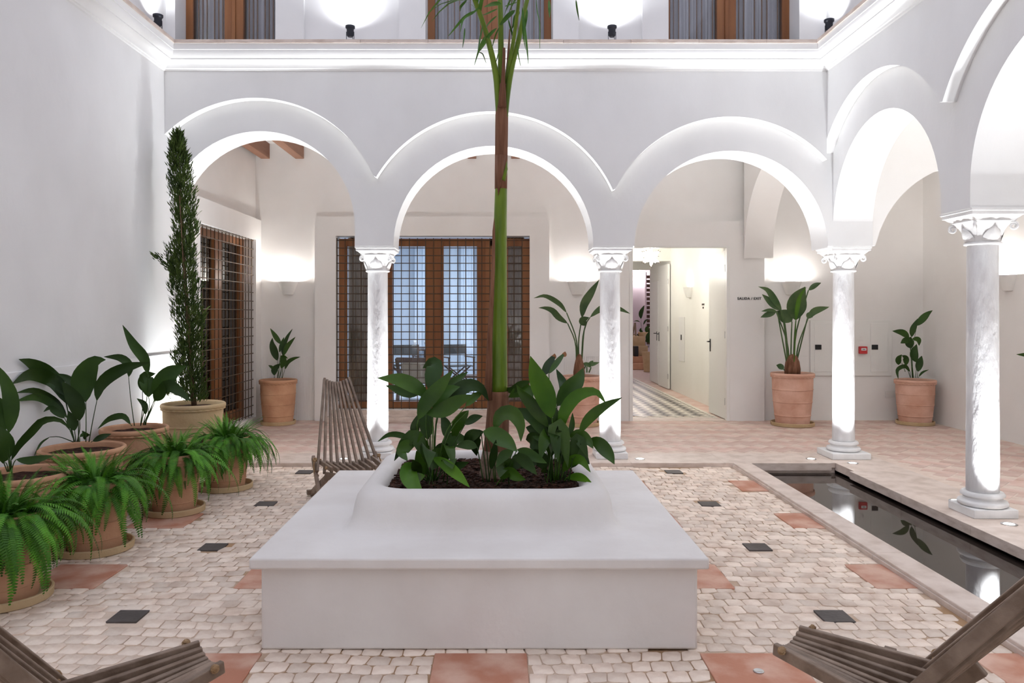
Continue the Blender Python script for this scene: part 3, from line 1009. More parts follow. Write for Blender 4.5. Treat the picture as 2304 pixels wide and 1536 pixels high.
# ---- cypress
cy = potted('potted_cypress', -2.977, 7.55, GZ, .30, .67, M['terra_pale'], 'tall narrow spiral trained cypress in a pale clay pot against the left wall', 'tree',
            slabel='clay saucer under the cypress pot')
axis = [(437, 905, 30), (430, 860, 33), (425, 820, 33), (427, 780, 28), (428, 740, 30), (424, 700, 34), (415, 650, 38), (408, 610, 34), (412, 570, 32),
        (418, 530, 26), (416, 480, 27), (410, 430, 27), (404, 380, 24), (401, 340, 16), (400, 305, 6)]
fo = MB(); rnd = random.Random(3)
cyo = cy.location
for k in range(5200):
    t = rnd.random() * (len(axis) - 1); i = min(int(t), len(axis) - 2); f = t - i
    px = axis[i][0] * (1 - f) + axis[i + 1][0] * f; py = axis[i][1] * (1 - f) + axis[i + 1][1] * f; hw = axis[i][2] * (1 - f) + axis[i + 1][2] * f
    a = rnd.uniform(0, 6.283); rr = hw / FOC * 7.55 * rnd.random() ** .45 * (.82 + .6 * noise.noise(Vector((math.cos(a) * 2, math.sin(a) * 2, py * .03))))
    c = P(px, py, 7.55) - cyo + Vector((math.cos(a) * rr, math.sin(a) * rr, 0))
    out_ = Vector((math.cos(a), math.sin(a), 0))
    d = (out_ * rnd.uniform(.1, .7) + Vector((rnd.uniform(-.25, .25), rnd.uniform(-.25, .25), 1))).normalized()
    L_ = rnd.uniform(.035, .085); s = d.cross(out_ + Vector((.01, .02, .03))).normalized(); w = rnd.uniform(.003, .0065)
    for q in range(3):
        d2 = (d + s * rnd.uniform(-.5, .5) + out_ * rnd.uniform(-.2, .3)).normalized(); b0 = c + d * L_ * .3 * q
        s2 = Matrix.Rotation(rnd.uniform(0, 3.1), 3, d2) @ d2.cross(Vector((.3, .8, .1))).normalized()
        fo.add([b0, b0 + d2 * L_ * .4 + s2 * w, b0 + d2 * L_ * .8, b0 + d2 * L_ * .4 - s2 * w], [(0, 1, 2, 3)])
for k in range(130):      # stray spray on the left
    t = rnd.random()
    c = P(400 - 52 * t, 620 - 48 * t, 7.5) - cyo + Vector((rnd.gauss(0, .02), rnd.gauss(0, .02), rnd.gauss(0, .02) * (1.2 - t)))
    d = Vector((-.7, rnd.uniform(-.2, .2), .6)).normalized(); s = d.cross(Vector((0, 1, .2))).normalized()
    fo.add([c, c + d * .025 + s * .005, c + d * .05, c + d * .025 - s * .005], [(0, 1, 2, 3)])
for k in range(160):
    t = rnd.random()
    c = P(405 - 50 * t, 880 + 5 * t, 7.45) - cyo + Vector((rnd.gauss(0, .02), rnd.gauss(0, .02), rnd.gauss(0, .025) * (1.2 - t)))
    d = Vector((-.9, rnd.uniform(-.2, .2), .3)).normalized(); s = d.cross(Vector((0, 1, .2))).normalized()
    fo.add([c, c + d * .025 + s * .004, c + d * .05, c + d * .025 - s * .004], [(0, 1, 2, 3)])
fo.build('foliage', M['cypress'], cy, kind='stuff')
MB().tube([P(437, 915, 7.55) - cyo, P(428, 800, 7.55) - cyo, P(415, 600, 7.55) - cyo, P(402, 340, 7.55) - cyo], [.028, .024, .016, .004], 8).build('trunk', M['bark'], cy, smooth=180)
MB().tube([P(436, 905, 7.52) - cyo, P(412, 590, 7.43) - cyo, P(404, 440, 7.45) - cyo], .005, 6).build('cane', M['bark'], cy, smooth=180)

# ---- ferns
def frond_mesh(L_, lift, droop, w, n=34):
    mb = MB(); pts = []
    p = Vector((0, 0, 0)); a = lift
    for i in range(n + 1):
        pts.append(p.copy())
        a -= droop / n * (1.5 - .5 * i / n)
        p = p + Vector((math.cos(a), 0, math.sin(a))) * (L_ / n)
    mb.tube(pts[::3], [.0022 * (1 - .8 * i / len(pts[::3])) for i in range(len(pts[::3]))], 4, cap=False)
    for i in range(3, n + 1):
        t = i / n
        ll = w * (math.sin(math.pi * min(1, (t * .93 + .07))) ** .55) * (1 - .45 * t)
        d = (pts[min(i + 1, n)] - pts[i - 1]).normalized()
        nrm = Vector((-d.z, 0, d.x))
        for s in (-1, 1):
            sd = (Vector((0, s, 0)) + d * .35 - nrm * .28).normalized()
            b = pts[i]; h = L_ / n * .36
            mb.add([b - d * h, b + sd * ll * .55 - d * h * .9 + nrm * .002, b + sd * ll, b + sd * ll * .5 + d * h * .9, b + d * h],
                   [(0, 1, 2, 3, 4)] if s > 0 else [(4, 3, 2, 1, 0)])
    return mb


fr_protos = [(.46, 66, 135, .046), (.54, 50, 120, .050), (.42, 78, 130, .044), (.56, 36, 105, .052), (.34, 86, 60, .036), (.52, 22, 90, .050), (.48, 5, 80, .048), (.38, 70, 150, .044), (.32, 84, 40, .034), (.44, 58, 100, .046)]
fr_obj = []


def fern(x, y, h, rt, n, label, slabel, sc=1.0, seed=1, front=.5):
    e = potted('potted_fern', x, y, GZ, rt, h, M['terra'], label, 'plant', rs=rt * 1.12, slabel=slabel, group='ferns in front of the wall row')
    rn = random.Random(seed)
    for k in range(n):
        i = rn.randrange(len(fr_protos))
        if len(fr_obj) <= i or fr_obj[i] is None:
            while len(fr_obj) <= i: fr_obj.append(None)
            L_, li_, dr_, w_ = fr_protos[i]
            fr_obj[i] = frond_mesh(L_, R(li_), R(dr_), w_).build('frond', M['fern'], e)
            o = fr_obj[i]
        else:
            o = fr_obj[i].copy(); COL.objects.link(o); o.parent = e
        a = rn.uniform(0, 2 * math.pi)
        r0 = rn.uniform(0, rt * .85)
        o.location = (math.cos(a) * r0, math.sin(a) * r0, h - .05)
        o.rotation_euler = (rn.uniform(-.25, .25), rn.uniform(-.2, .3), a + rn.uniform(-.5, .5))
        s = sc * rn.uniform(.62, 1.05)
        o.scale = (s, s, s)
    return e


fern(-2.685, 4.20, .47, .215, 270, 'lush fern spilling over its clay pot at the left edge, nearest of the ferns', 'clay saucer under the nearest fern pot', 1.0, 11)
fern(-2.66, 5.10, .45, .215, 260, 'lush fern hanging over its clay pot, second nearest of the ferns', 'clay saucer under the second fern pot', 1.0, 12)
fern(-2.54, 6.07, .45, .205, 260, 'lush fern hanging over its clay pot, third nearest of the ferns, below the cypress', 'clay saucer under the third fern pot', 1.0, 13)
fern(-2.42, 6.88, .45, .205, 240, 'lush fern in its clay pot at the far end of the fern row', 'clay saucer under the farthest fern pot', .95, 14)

# ---- gallery plants
G1 = potted('potted_aspidistra', (626 - CX) * 10.62 / FOC, 10.62, 0, .255, .60, M['terra'], 'small dark leaved plant in a ribbed clay pot under the left wall lamp',
            slabel='clay saucer left of the central window')
for st, bl, w in [([(262, 770), (265, 650)], [(262, 540), (215, 400), (190, 310), (195, 235)], 95), ([(265, 770), (300, 500)], [(310, 320), (250, 240), (165, 108)], 62),
                  ([(290, 770), (330, 600)], [(335, 480), (335, 380), (390, 230), (462, 115)], 50), ([(320, 770), (335, 600)], [(340, 475), (390, 350), (500, 222)], 60),
                  ([(280, 770)], [(285, 430), (320, 310), (350, 225)], 45), ([(220, 770)], [(220, 735), (225, 650), (305, 575)], 80), ([(218, 700)], [(215, 660), (180, 620), (140, 600)], 36),
                  ([(290, 770)], [(310, 640), (340, 560), (335, 485), (400, 505)], 80), ([(325, 770)], [(360, 655), (400, 560), (480, 510), (565, 488)], 50)]:
    leaf_px(G1, zW, 10.62, st, bl, w, M['leaf_dk'], s=5.908)
G2 = potted('potted_aspidistra', (2059 - CX) * 10.6 / FOC, 10.6, 0, .262, .60, M['terra_pink'], 'plant with scorched drooping dark leaves in a pink clay pot in the far right corner',
            slabel='clay saucer in the far right corner of the gallery')
for st, bl, w in [([(335, 870), (318, 600)], [(372, 270), (430, 200), (500, 130), (555, 92)], 75), ([(330, 870), (315, 600)], [(312, 400), (330, 310), (385, 185)], 62),
                  ([(320, 870), (300, 560)], [(285, 410), (210, 350), (90, 330)], 70), ([(320, 870)], [(300, 430), (240, 440), (185, 472)], 70), ([(325, 870)], [(300, 530), (290, 460), (300, 395)], 90),
                  ([(330, 870), (318, 600)], [(320, 420), (390, 430), (400, 500)], 55), ([(355, 870), (368, 760)], [(365, 690), (340, 590), (372, 480)], 85), ([(375, 870)], [(385, 800), (405, 700), (430, 615)], 75),
                  ([(300, 870), (255, 740)], [(250, 725), (245, 640), (200, 610)], 60), ([(240, 800), (200, 700)], [(160, 720), (165, 650), (200, 600)], 60),
                  ([(300, 870)], [(295, 800), (235, 735), (150, 780), (160, 885)], 45), ([(390, 870)], [(395, 855), (440, 805), (510, 775)], 22)]:
    leaf_px(G2, zRr, 10.6, st, bl, w, M['leaf_dk'], s=5.121)
G3 = potted('potted_strelitzia', (1783 - CX) * 10.5 / FOC, 10.5, 0, .285, .70, M['terra_pink'], 'paddle leaved plant in a pink clay pot under the lamp right of the exit sign',
            rs=.285, slabel='clay saucer under the pot right of the exit sign', group='paddle leaved plants in pink pots')
for st, bl, w in [([(405, 930), (415, 600)], [(430, 428), (430, 330), (455, 220), (520, 105)], 175), ([(380, 930), (385, 620)], [(392, 440), (330, 390), (240, 340)], 110),
                  ([(370, 930), (345, 640)], [(240, 345), (170, 370), (90, 400)], 48), ([(360, 930)], [(250, 345), (180, 330), (98, 342)], 26), ([(370, 930), (330, 500)], [(292, 332), (230, 240), (160, 140), (70, 105)], 52),
                  ([(360, 930), (320, 500)], [(285, 332), (210, 270), (105, 178)], 60), ([(430, 930), (450, 680)], [(545, 415), (610, 340), (750, 300)], 55), ([(415, 930), (430, 560)], [(550, 140), (610, 95), (672, 68)], 40),
                  ([(410, 930)], [(540, 410), (560, 380), (590, 400)], 50), ([(345, 920)], [(312, 900), (280, 870), (242, 858)], 45)]:
    leaf_px(G3, zS, 10.5, st, bl, w * (1.0 if w > 150 else 1.15), M['leaf_strel'], s=4.267, stem_r=.011, name='leaf', roll=.12, dD=-.05 if w > 150 else .08, fold=.08 if w > 150 else .18)
MB().lathe([(.10, 0), (.105, .1), (.09, .2), (.06, .27), (.02, .3)], 16).build('stem', M['palm_brown'], G3, smooth=180, loc=(0, 0, .65))
leaf_px(G3, zS, 10.42, [(405, 930), (420, 700)], [(430, 428), (440, 330), (470, 200), (530, 110)], 40, M['leaf_bright'], s=4.267, stem_r=.008, name='leaf', roll=.1, dD=-.1)
G4 = potted('potted_strelitzia', (1308 - CX) * 10.5 / FOC, 10.5, 0, .27, .66, M['terra_pink'], 'paddle leaved plant in a pink clay pot behind the second column',
            slabel='clay saucer behind the second column', group='paddle leaved plants in pink pots')
for st, bl, w in [([(500, 930), (490, 650)], [(415, 458), (330, 400), (270, 335), (200, 310), (135, 308)], 58), ([(505, 930), (500, 620)], [(405, 355), (330, 265), (200, 195), (90, 215)], 46),
                  ([(530, 930), (520, 640)], [(552, 405), (570, 280), (640, 160), (718, 38)], 80), ([(545, 930), (560, 600)], [(585, 480), (560, 430), (620, 400)], 70),
                  ([(545, 930), (575, 520)], [(630, 400), (700, 340), (780, 300), (900, 315), (1015, 365)], 62), ([(560, 930)], [(590, 860), (650, 850), (720, 832)], 36),
                  ([(600, 930)], [(600, 870), (640, 840), (660, 815)], 40), ([(620, 930)], [(640, 880), (600, 850), (540, 850)], 36)]:
    leaf_px(G4, zC, 10.5, st, bl, w, M['leaf_strel'], s=4.267, stem_r=.011)
MB().lathe([(.075, 0), (.08, .1), (.065, .2), (.04, .3), (.02, .34)], 16).build('stem', M['palm_brown'], G4, smooth=180, loc=(-.03, 0, .61))
G5 = potted('potted_aspidistra', 5.66, 7.85, 0, .25, .60, M['terra_pink'], 'potted plant by the outer wall at the right edge, one leaf tip showing', slabel='clay saucer at the right edge by the outer wall')
zI = Z(0, 0, 1)
for st, bl, w in [([(2372, 860)], [(2355, 815), (2325, 800), (2287, 797)], 14), ([(2375, 860)], [(2370, 800), (2390, 760), (2400, 720)], 22), ([(2378, 860)], [(2390, 820), (2420, 790), (2440, 800)], 22)]:
    leaf_px(G5, zI, 7.85, st, bl, w, M['leaf_dk'], s=1)

# ---- aspidistras in the planter
PLO = dict(cat='plant', group='aspidistras in the planter')
K1 = empty('aspidistra', (P(973, 1075, 4.35)), label='broad leaved green clump at the left of the palm trunk in the planter', **PLO)
K1.location.z = .54
K2 = empty('aspidistra', (P(1110, 1085, 4.30)), label='low arching leaves growing right in front of the palm trunk', **PLO)
K2.location.z = .54
K3 = empty('aspidistra', (P(1250, 1075, 4.4)), label='tallest broad leaved clump at the right of the palm trunk in the planter', **PLO)
K3.location.z = .54
g, dk, brt = M['leaf'], M['leaf_dk'], M['leaf_bright']
for st, bl, w, m_, dd in [
    ([(690, 1290), (700, 900)], [(655, 620), (560, 540), (420, 480), (250, 465)], 115, g, -.1), ([(680, 1290), (650, 800)], [(590, 590), (480, 580), (315, 525)], 78, dk, .15),
    ([(690, 1290), (670, 800)], [(690, 600), (690, 470), (710, 370), (680, 345), (612, 385)], 130, dk, .2), ([(680, 1290), (570, 920)], [(575, 800), (640, 660), (750, 530), (855, 400)], 118, g, -.2),
    ([(700, 1290), (720, 800)], [(790, 590), (860, 500), (975, 415)], 66, g, .1), ([(700, 1290), (720, 850)], [(760, 700), (850, 600), (980, 525), (1080, 550), (1142, 650)], 110, dk, .1),
    ([(690, 1290), (640, 900)], [(640, 755), (780, 720), (900, 650), (1020, 600)], 120, g, -.15), ([(690, 1290), (690, 850)], [(700, 720), (740, 620), (830, 560), (910, 535)], 115, g, .0),
    ([(710, 1290), (800, 900)], [(960, 690), (1020, 620), (1100, 575)], 60, g, .1), ([(660, 1290), (600, 1040)], [(540, 975), (440, 925), (340, 920), (250, 975)], 44, dk, -.1),
    ([(670, 1290), (600, 1060)], [(560, 985), (480, 1010), (440, 1060), (490, 1130)], 100, g, -.1), ([(650, 1290), (590, 1190)], [(540, 1150), (490, 1200), (520, 1300), (620, 1412)], 130, brt, -.32),
    ([(650, 1290)], [(500, 1230), (570, 1270), (630, 1250)], 80, brt, -.3), ([(660, 1290)], [(640, 1180), (610, 1020), (590, 890)], 100, g, -.05),
    ([(690, 1290), (690, 1150)], [(690, 1105), (780, 1150), (890, 1240), (988, 1342)], 88, brt, -.3), ([(700, 1290), (830, 900)], [(980, 725), (920, 790), (880, 870), (858, 975)], 90, g, .1),
    ([(690, 1290)], [(700, 1040), (780, 1020), (860, 1060)], 70, dk, .1), ([(720, 1290), (860, 1000)], [(950, 840), (1020, 790), (1092, 770)], 62, dk, .1),
    ([(690, 1290)], [(650, 960), (640, 820), (650, 690)], 110, dk, .1), ([(680, 1290)], [(560, 960), (550, 860), (590, 740)], 70, dk, .0),
    ([(700, 1290), (780, 1000)], [(790, 940), (800, 850), (760, 760)], 80, dk, .12), ([(690, 1290)], [(640, 1240), (600, 1150), (560, 1050)], 100, g, -.1),
    ([(700, 1290)], [(820, 1180), (900, 1170), (980, 1140)], 60, dk, -.05), ([(640, 1290)], [(590, 1250), (560, 1180), (530, 1120)], 80, g, -.2)]:
    leaf_px(K1, zM, 4.38, st, bl, w, m_, dD=dd, s=3.572, wav=.07)
for st, bl, w, m_, dd in [
    ([(1190, 1300), (1150, 1000)], [(1100, 890), (1180, 915), (1290, 980), (1372, 1058)], 130, g, -.15), ([(1150, 1300), (1120, 980)], [(1100, 895), (1040, 920), (1030, 1000), (1045, 1090)], 95, dk, .1),
    ([(1200, 1300), (1180, 1000)], [(1185, 880), (1240, 760), (1330, 745), (1395, 840), (1400, 975)], 115, g, .0), ([(1250, 1300)], [(1370, 1040), (1440, 1060), (1530, 1110), (1608, 1148)], 78, dk, -.1),
    ([(1100, 1300)], [(1050, 1020), (970, 1000), (875, 1015)], 72, dk, .0), ([(1260, 1300)], [(1340, 1090), (1430, 1130), (1530, 1242)], 90, dk, -.15),
    ([(1230, 1300)], [(1340, 1050), (1260, 1090), (1200, 1180)], 75, dk, -.1), ([(1130, 1300)], [(1080, 895), (1000, 930), (940, 985)], 90, dk, .1), ([(1140, 1300)], [(1160, 1200), (1180, 1080), (1200, 960)], 60, dk, -.1),
    ([(1300, 1300)], [(1330, 1190), (1380, 1130), (1390, 1050)], 90, dk, .0)]:
    leaf_px(K2, zM, 4.30, st, bl, w, m_, dD=dd, s=3.572, wav=.07)
for st, bl, w, m_, dd in [
    ([(1680, 1290), (1670, 1000)], [(1650, 790), (1600, 620), (1520, 440), (1476, 288)], 165, brt, -.15), ([(1690, 1290), (1690, 1000)], [(1690, 690), (1770, 580), (1860, 480), (1902, 383)], 140, g, .1),
    ([(1700, 1290), (1715, 1000)], [(1725, 900), (1750, 740), (1850, 610), (2000, 575), (2085, 672)], 100, brt, -.1), ([(1780, 1290), (1850, 1000)], [(1868, 915), (1940, 800), (2060, 700), (2212, 622)], 78, g, -.2),
    ([(1650, 1290), (1640, 800)], [(1570, 450), (1620, 370), (1672, 270)], 75, dk, .2), ([(1660, 1290), (1640, 800)], [(1625, 430), (1690, 340), (1757, 258)], 45, g, .2),
    ([(1710, 1290), (1710, 900)], [(1730, 640), (1740, 520), (1685, 393)], 70, g, .2), ([(1650, 1290), (1630, 1000)], [(1620, 860), (1500, 690), (1410, 590), (1365, 520)], 100, g, -.1),
    ([(1640, 1290), (1600, 900)], [(1500, 620), (1420, 560), (1300, 620)], 110, g, .15), ([(1640, 1290), (1580, 800)], [(1480, 490), (1400, 515), (1330, 560), (1235, 552)], 58, dk, .2),
    ([(1650, 1290)], [(1620, 960), (1520, 810), (1420, 740), (1330, 722)], 100, dk, .1), ([(1700, 1290), (1740, 1000)], [(1790, 935), (1870, 920), (1940, 970), (1982, 1032)], 90, g, -.1),
    ([(1750, 1290), (1830, 1030)], [(1950, 955), (2030, 990), (2110, 1080), (2152, 1158)], 105, g, -.15), ([(1720, 1290)], [(1740, 1220), (1790, 1140), (1880, 1120), (1960, 1222)], 80, brt, -.15),
    ([(1740, 1300)], [(1772, 1265), (1870, 1260), (1967, 1302)], 62, brt, -.25), ([(1700, 1290)], [(1745, 1130), (1790, 1050), (1860, 985)], 80, dk, .0),
    ([(1740, 1290), (1780, 1000)], [(1790, 935), (1812, 840), (1815, 745)], 42, dk, .05), ([(1650, 1290)], [(1630, 1000), (1560, 900), (1440, 860)], 150, dk, .1),
    ([(1660, 1290)], [(1600, 1050), (1500, 960), (1440, 960)], 130, dk, .1), ([(1640, 1290)], [(1620, 900), (1560, 760), (1480, 680)], 150, dk, .15), ([(1670, 1290)], [(1680, 1000), (1700, 860), (1680, 700)], 110, g, .0),
    ([(1690, 1290)], [(1700, 1050), (1740, 950), (1850, 940)], 70, dk, .1), ([(1650, 1290)], [(1600, 1180), (1560, 1120), (1500, 1100)], 100, dk, -.0), ([(1600, 1290)], [(1590, 1230), (1590, 1180)], 50, g, -.1)]:
    leaf_px(K3, zM, 4.42, st, bl, w, m_, dD=dd, s=3.572, wav=.07)
def fill(parent, n, seed, R0=.30, H0=.34, a0=0, a1=360, mats=None):
    rn = random.Random(seed)
    for k in range(n):
        a = R(rn.uniform(a0, a1)); d = Vector((math.cos(a), math.sin(a), 0)); b = Vector((rn.gauss(0, .035), rn.gauss(0, .035), 0))
        r = R0 * rn.uniform(.45, 1.0); h = H0 * rn.uniform(.45, 1.0)
        p1 = b + d * r * .25 + Vector((0, 0, h * .55)); p2 = b + d * r * .55 + Vector((0, 0, h)); p3 = b + d * r * .9 + Vector((0, 0, h * rn.uniform(.75, 1.0))); p4 = b + d * r * 1.2 + Vector((0, 0, h * rn.uniform(.3, .85)))
        o_ = parent.location; mb = MB(); leaf_geo(mb, [b + o_, p1 * .6 + b * .4 + o_], [p1 + o_, p2 + o_, p3 + o_, p4 + o_], rn.uniform(.06, .095), rn.uniform(-.6, .6), wav=.07)
        mb.v = [tuple(Vector(v) - o_) for v in mb.v]
        mb.build('leaf', rn.choice(mats or [M['leaf'], M['leaf_dk'], M['leaf_dk']]), parent, smooth=180)


fill(K1, 6, 21, .20, .30); fill(K2, 2, 22, .16, .18, 200, 340); fill(K3, 9, 23, .20, .34)
for (x, y, d) in ((1667, 285, 4.6), (1750, 268, 4.6)):
    leaf_px(K3, zM, d, [], [(x - 10, y + 26), (x, y + 8), (x + 6, y - 16)], 34, M['leaf_tip'], dD=0, roll=0, s=3.572, name='dry_tip')

# ---- palm
pm = empty('palm_tree', (0, 4.58, .545), label='slender palm with a smooth green shaft rising from the planter', cat='tree')
po = pm.location
def seg(pts, n=20, D=4.58): return [P(x, y, D) - po for x, y, r in pts], [r * D / FOC for x, y, r in pts]
p_, r_ = seg([(1117, 1100, 39), (1117, 1082, 40), (1117, 1076, 37), (1116, 1060, 38), (1116, 1055, 35), (1116, 1035, 35), (1116, 1012, 30)])
MB().tube(p_, r_, 24).build('root_base', M['palm_base'], pm, smooth=180)
tk = MB()
pts = [(1116, 1040, 30), (1117, 1000, 31), (1120, 940, 30), (1121, 900, 25), (1121, 880, 23)]
p_, r_ = seg(pts); tk.tube(spline(p_, 16), [r_[0] * (1 - i / 16) + r_[-1] * i / 16 for i in range(17)], 20)
tk.build('lower_sheath', M['palm_brown'], pm, smooth=180)
pts = [(1122, 884, 20), (1122, 800, 19), (1123, 720, 18), (1124, 620, 16), (1125, 540, 14.5), (1127, 440, 13.5), (1128, 400, 13.5)]
p_, r_ = seg(pts); sp = spline(p_, 24)
MB().tube(sp, [(20 + (13.2 - 20) * i / 24) * 4.58 / FOC for i in range(25)], 20).build('crownshaft', M['palm_green'], pm, smooth=180)
MB().tube([P(1122, 886, 4.58) - po, P(1122, 880, 4.58) - po], 21.5 * 4.58 / FOC, 20).build('leaf_scar', M['palm_brown'], pm, smooth=60)
# dry sheath strip on the left of the shaft, ragged
p_ = [P(x, y, 4.52) - po for x, y in ((1098, 900), (1100, 840), (1102, 760), (1106, 680), (1110, 600), (1111, 520), (1112, 490))]
MB().tube(p_, [9 * 4.55 / FOC, 8 * 4.55 / FOC, 6 * 4.55 / FOC, 5 * 4.55 / FOC, 4 * 4.55 / FOC, 3 * 4.55 / FOC, .001], 8).build('dry_sheath', M['palm_brown'], pm, smooth=180)
p_, r_ = seg([(1127, 425, 14), (1128, 340, 14.4), (1129, 260, 14.5), (1130, 210, 13), (1130, 190, 10)])
MB().tube(p_, r_, 20).build('upper_sheath', M['palm_brown'], pm, smooth=180)
p_ = [P(1122, 440, 4.535) - po, P(1122, 400, 4.53) - po, P(1125, 350, 4.53) - po]
MB().tube([P(1130, 405, 4.545) - po, P(1138, 380, 4.56) - po, P(1139, 350, 4.57) - po], [.02, .012, .002], 8).build('green_patch', M['palm_green'], pm, smooth=180)
MB().tube([P(1121, 440, 4.54) - po, P(1124, 400, 4.535) - po, P(1127, 350, 4.54) - po], [.001, .018, .03], 8).build('brown_tongue', M['palm_brown'], pm, smooth=180)


def palm_frond(base, pts, r0, seed, L0=.5):
    rn = random.Random(seed)
    sp = spline(pts, 40)
    st = MB().tube(sp, [r0 * (1 - .85 * i / 40) for i in range(41)], 8).build('petiole', M['palm_green'], pm, smooth=180)
    lf = MB()
    for i in range(17, 40):
        t = i / 40
        d = (sp[min(i + 1, 40)] - sp[i - 1]).normalized()
        side = d.cross(Vector((0, 0, 1)))
        if side.length < .1: side = Vector((1, 0, 0))
        side.normalize()
        for s in (-1, 1):
            L_ = L0 * (1 - .4 * abs(t - .5)) * rn.uniform(.8, 1.1)
            dr = (side * s * rn.uniform(.7, 1.0) + d * rn.uniform(.4, .8) + Vector((0, 0, .12))).normalized()
            p = sp[i]; q = [p]
            for k in range(5):
                p = p + dr * L_ / 5; dr = (dr + Vector((0, 0, -.32 * rn.uniform(.6, 1.3)))).normalized(); q.append(p)
            w = .011
            nrm = dr.cross(Vector((0, 0, 1)))
            if nrm.length < .1: nrm = Vector((1, 0, 0))
            nrm.normalize(); vs = []
            for k, a in enumerate(q):
                ww = w * (1 - (k / 5) ** 2) + .0006
                vs += [a - nrm * ww, a + nrm * ww]
            lf.add(vs, [(2 * k, 2 * k + 1, 2 * k + 3, 2 * k + 2) for k in range(5)])
    lf.build('leaflets', M['frond'], st, kind='stuff')


def PP(x, y, D): return P(x, y, D) - po
palm_frond(None, [PP(1128, 330, 4.58), PP(1121, 225, 4.57), PP(1114, 158, 4.56), PP(1094, 75, 4.54), PP(1068, 0, 4.5), PP(1025, -110, 4.42), PP(940, -230, 4.2), PP(800, -290, 3.95)], 8.5 * 4.58 / FOC, 1)
palm_frond(None, [PP(1128, 300, 4.59), PP(1126, 190, 4.6), PP(1127, 120, 4.6), PP(1125, 0, 4.62), PP(1115, -150, 4.75), PP(1090, -300, 5.1), PP(1060, -330, 5.6)], 8 * 4.58 / FOC, 2)
palm_frond(None, [PP(1131, 330, 4.58), PP(1140, 225, 4.57), PP(1152, 150, 4.57), PP(1167, 90, 4.58), PP(1186, 0, 4.6), PP(1222, -120, 4.65), PP(1310, -250, 4.75), PP(1450, -300, 4.8)], 7.5 * 4.58 / FOC, 3)
palm_frond(None, [PP(1138, 190, 4.6), PP(1160, 60, 4.5), PP(1172, -60, 4.3), PP(1180, -260, 3.9), PP(1190, -420, 3.4)], 5 * 4.58 / FOC, 4)
MB().tube([PP(1130, 240, 4.53), PP(1132, 180, 4.53), PP(1134, 125, 4.53), PP(1134, 108, 4.53)], [.026, .012, .009, .0085], 10).build('stub', M['palm_brown'], pm, smooth=180)
MB().tube([PP(1138, 210, 4.6), PP(1143, 140, 4.6), PP(1147, 66, 4.6)], [.016, .009, .004], 8).build('dead_spear', M['palm_brown'], pm, smooth=180)
zP = Z(1000, 0, 6.98)
for bl, w in [([(640, 560), (560, 720), (530, 820), (470, 1020)], 34), ([(820, 440), (700, 560), (600, 720), (540, 820)], 60), ([(540, 820), (600, 850), (655, 990)], 16),
              ([(480, 170), (330, 260), (200, 400), (60, 570)], 46), ([(350, 0), (260, 100), (245, 180)], 40), ([(560, 100), (450, 200), (300, 300), (250, 500)], 30),
              ([(1110, 160), (1000, 250), (930, 330), (850, 420)], 80), ([(1180, 180), (1120, 260), (1090, 380), (1060, 450)], 70), ([(1220, 120), (1250, 400), (1290, 700), (1318, 1000)], 44),
              ([(1230, 300), (1240, 560), (1275, 780)], 24), ([(1640, 0), (1650, 140), (1652, 280)], 46), ([(2065, 0), (2085, 150), (2115, 320)], 26), ([(600, 400), (560, 600), (520, 830)], 26),
              ([(860, 430), (800, 560), (745, 760)], 20), ([(1000, 300), (1060, 520), (1120, 700)], 26), ([(850, 820), (830, 900), (810, 980)], 12), ([(1140, 700), (1165, 880), (1195, 1030)], 14),
              ([(1440, 0), (1460, 200), (1495, 360), (1498, 760)], 9), ([(830, 140), (700, 200), (600, 240)], 24), ([(820, 250), (720, 340), (650, 430)], 26), ([(320, 440), (310, 560), (285, 750)], 24),
              ([(900, 60), (780, 60), (620, 110)], 70), ([(1300, 150), (1275, 350), (1260, 480)], 40), ([(950, 100), (1060, 60), (1160, 30)], 16)]:
    leaf_px(pm, zP, 4.5, [], bl, w * .8, M['frond'], dD=random.uniform(-.2, .2), roll=random.uniform(-.3, .3), s=6.98, name='leaflet', shape=.6)

# ------------------------------------------------------------------ wall sconces
def sconce(x, y, z, label, face='y', power=SCONCE_W):
    e = empty('wall_sconce', (x, y, z), 0 if face == 'y' else R(-90), label=label, cat='lamp', group='white plaster wall sconces')
    # half cup, open on top; local -Y points away from the wall
    vs = []; fs = []; prof_ = [(.055, -.13), (.075, -.125), (.10, -.07), (.125, 0), (.145, .06), (.137, .06), (.115, 0), (.09, -.07), (.05, -.11)]
    n = 20
    for r, z_ in prof_:
        for k in range(n + 1):
            a = math.pi + math.pi * k / n
            vs.append((r * math.cos(a), r * math.sin(a) * .85, z_))
    for i in range(len(prof_) - 1):
        for k in range(n): fs.append((i * (n + 1) + k, i * (n + 1) + k + 1, (i + 1) * (n + 1) + k + 1, (i + 1) * (n + 1) + k))
    fs.append(tuple(range(n, -1, -1))); fs.append(tuple((len(prof_) - 1) * (n + 1) + k for k in range(n + 1)))
    MB().add(vs, fs).build('cup', M['paint'], e, smooth=50)
    MB().box(-.04, .04, -.05, -.01, -.06, -.02).build('bulb', M['glow'], e)
    d = Vector((0, -.075, .035)) if face == 'y' else Vector((-.075, 0, .035))
    lamp('sconce_light', 'POINT', Vector((x, y, z)) + d, power, (1, .97, .93), size=.04)
    return e


sconce((648 - CX) * DR / FOC, DR, E(.40), 'white half round wall lamp left of the central window')
sconce((1299 - CX) * DR / FOC, DR, E(.40), 'white half round wall lamp between the central window and the second column')
sconce((1780 - CX) * DR / FOC, DR, E(.40), 'white half round wall lamp above the plant by the exit sign')
sconce(XG, 9.15, E(.40), 'white half round wall lamp on the outer wall behind the near column', face='x', power=34)
sconce(XG, 5.4, E(.40), 'white half round wall lamp on the outer wall, out of frame', face='x', power=34)

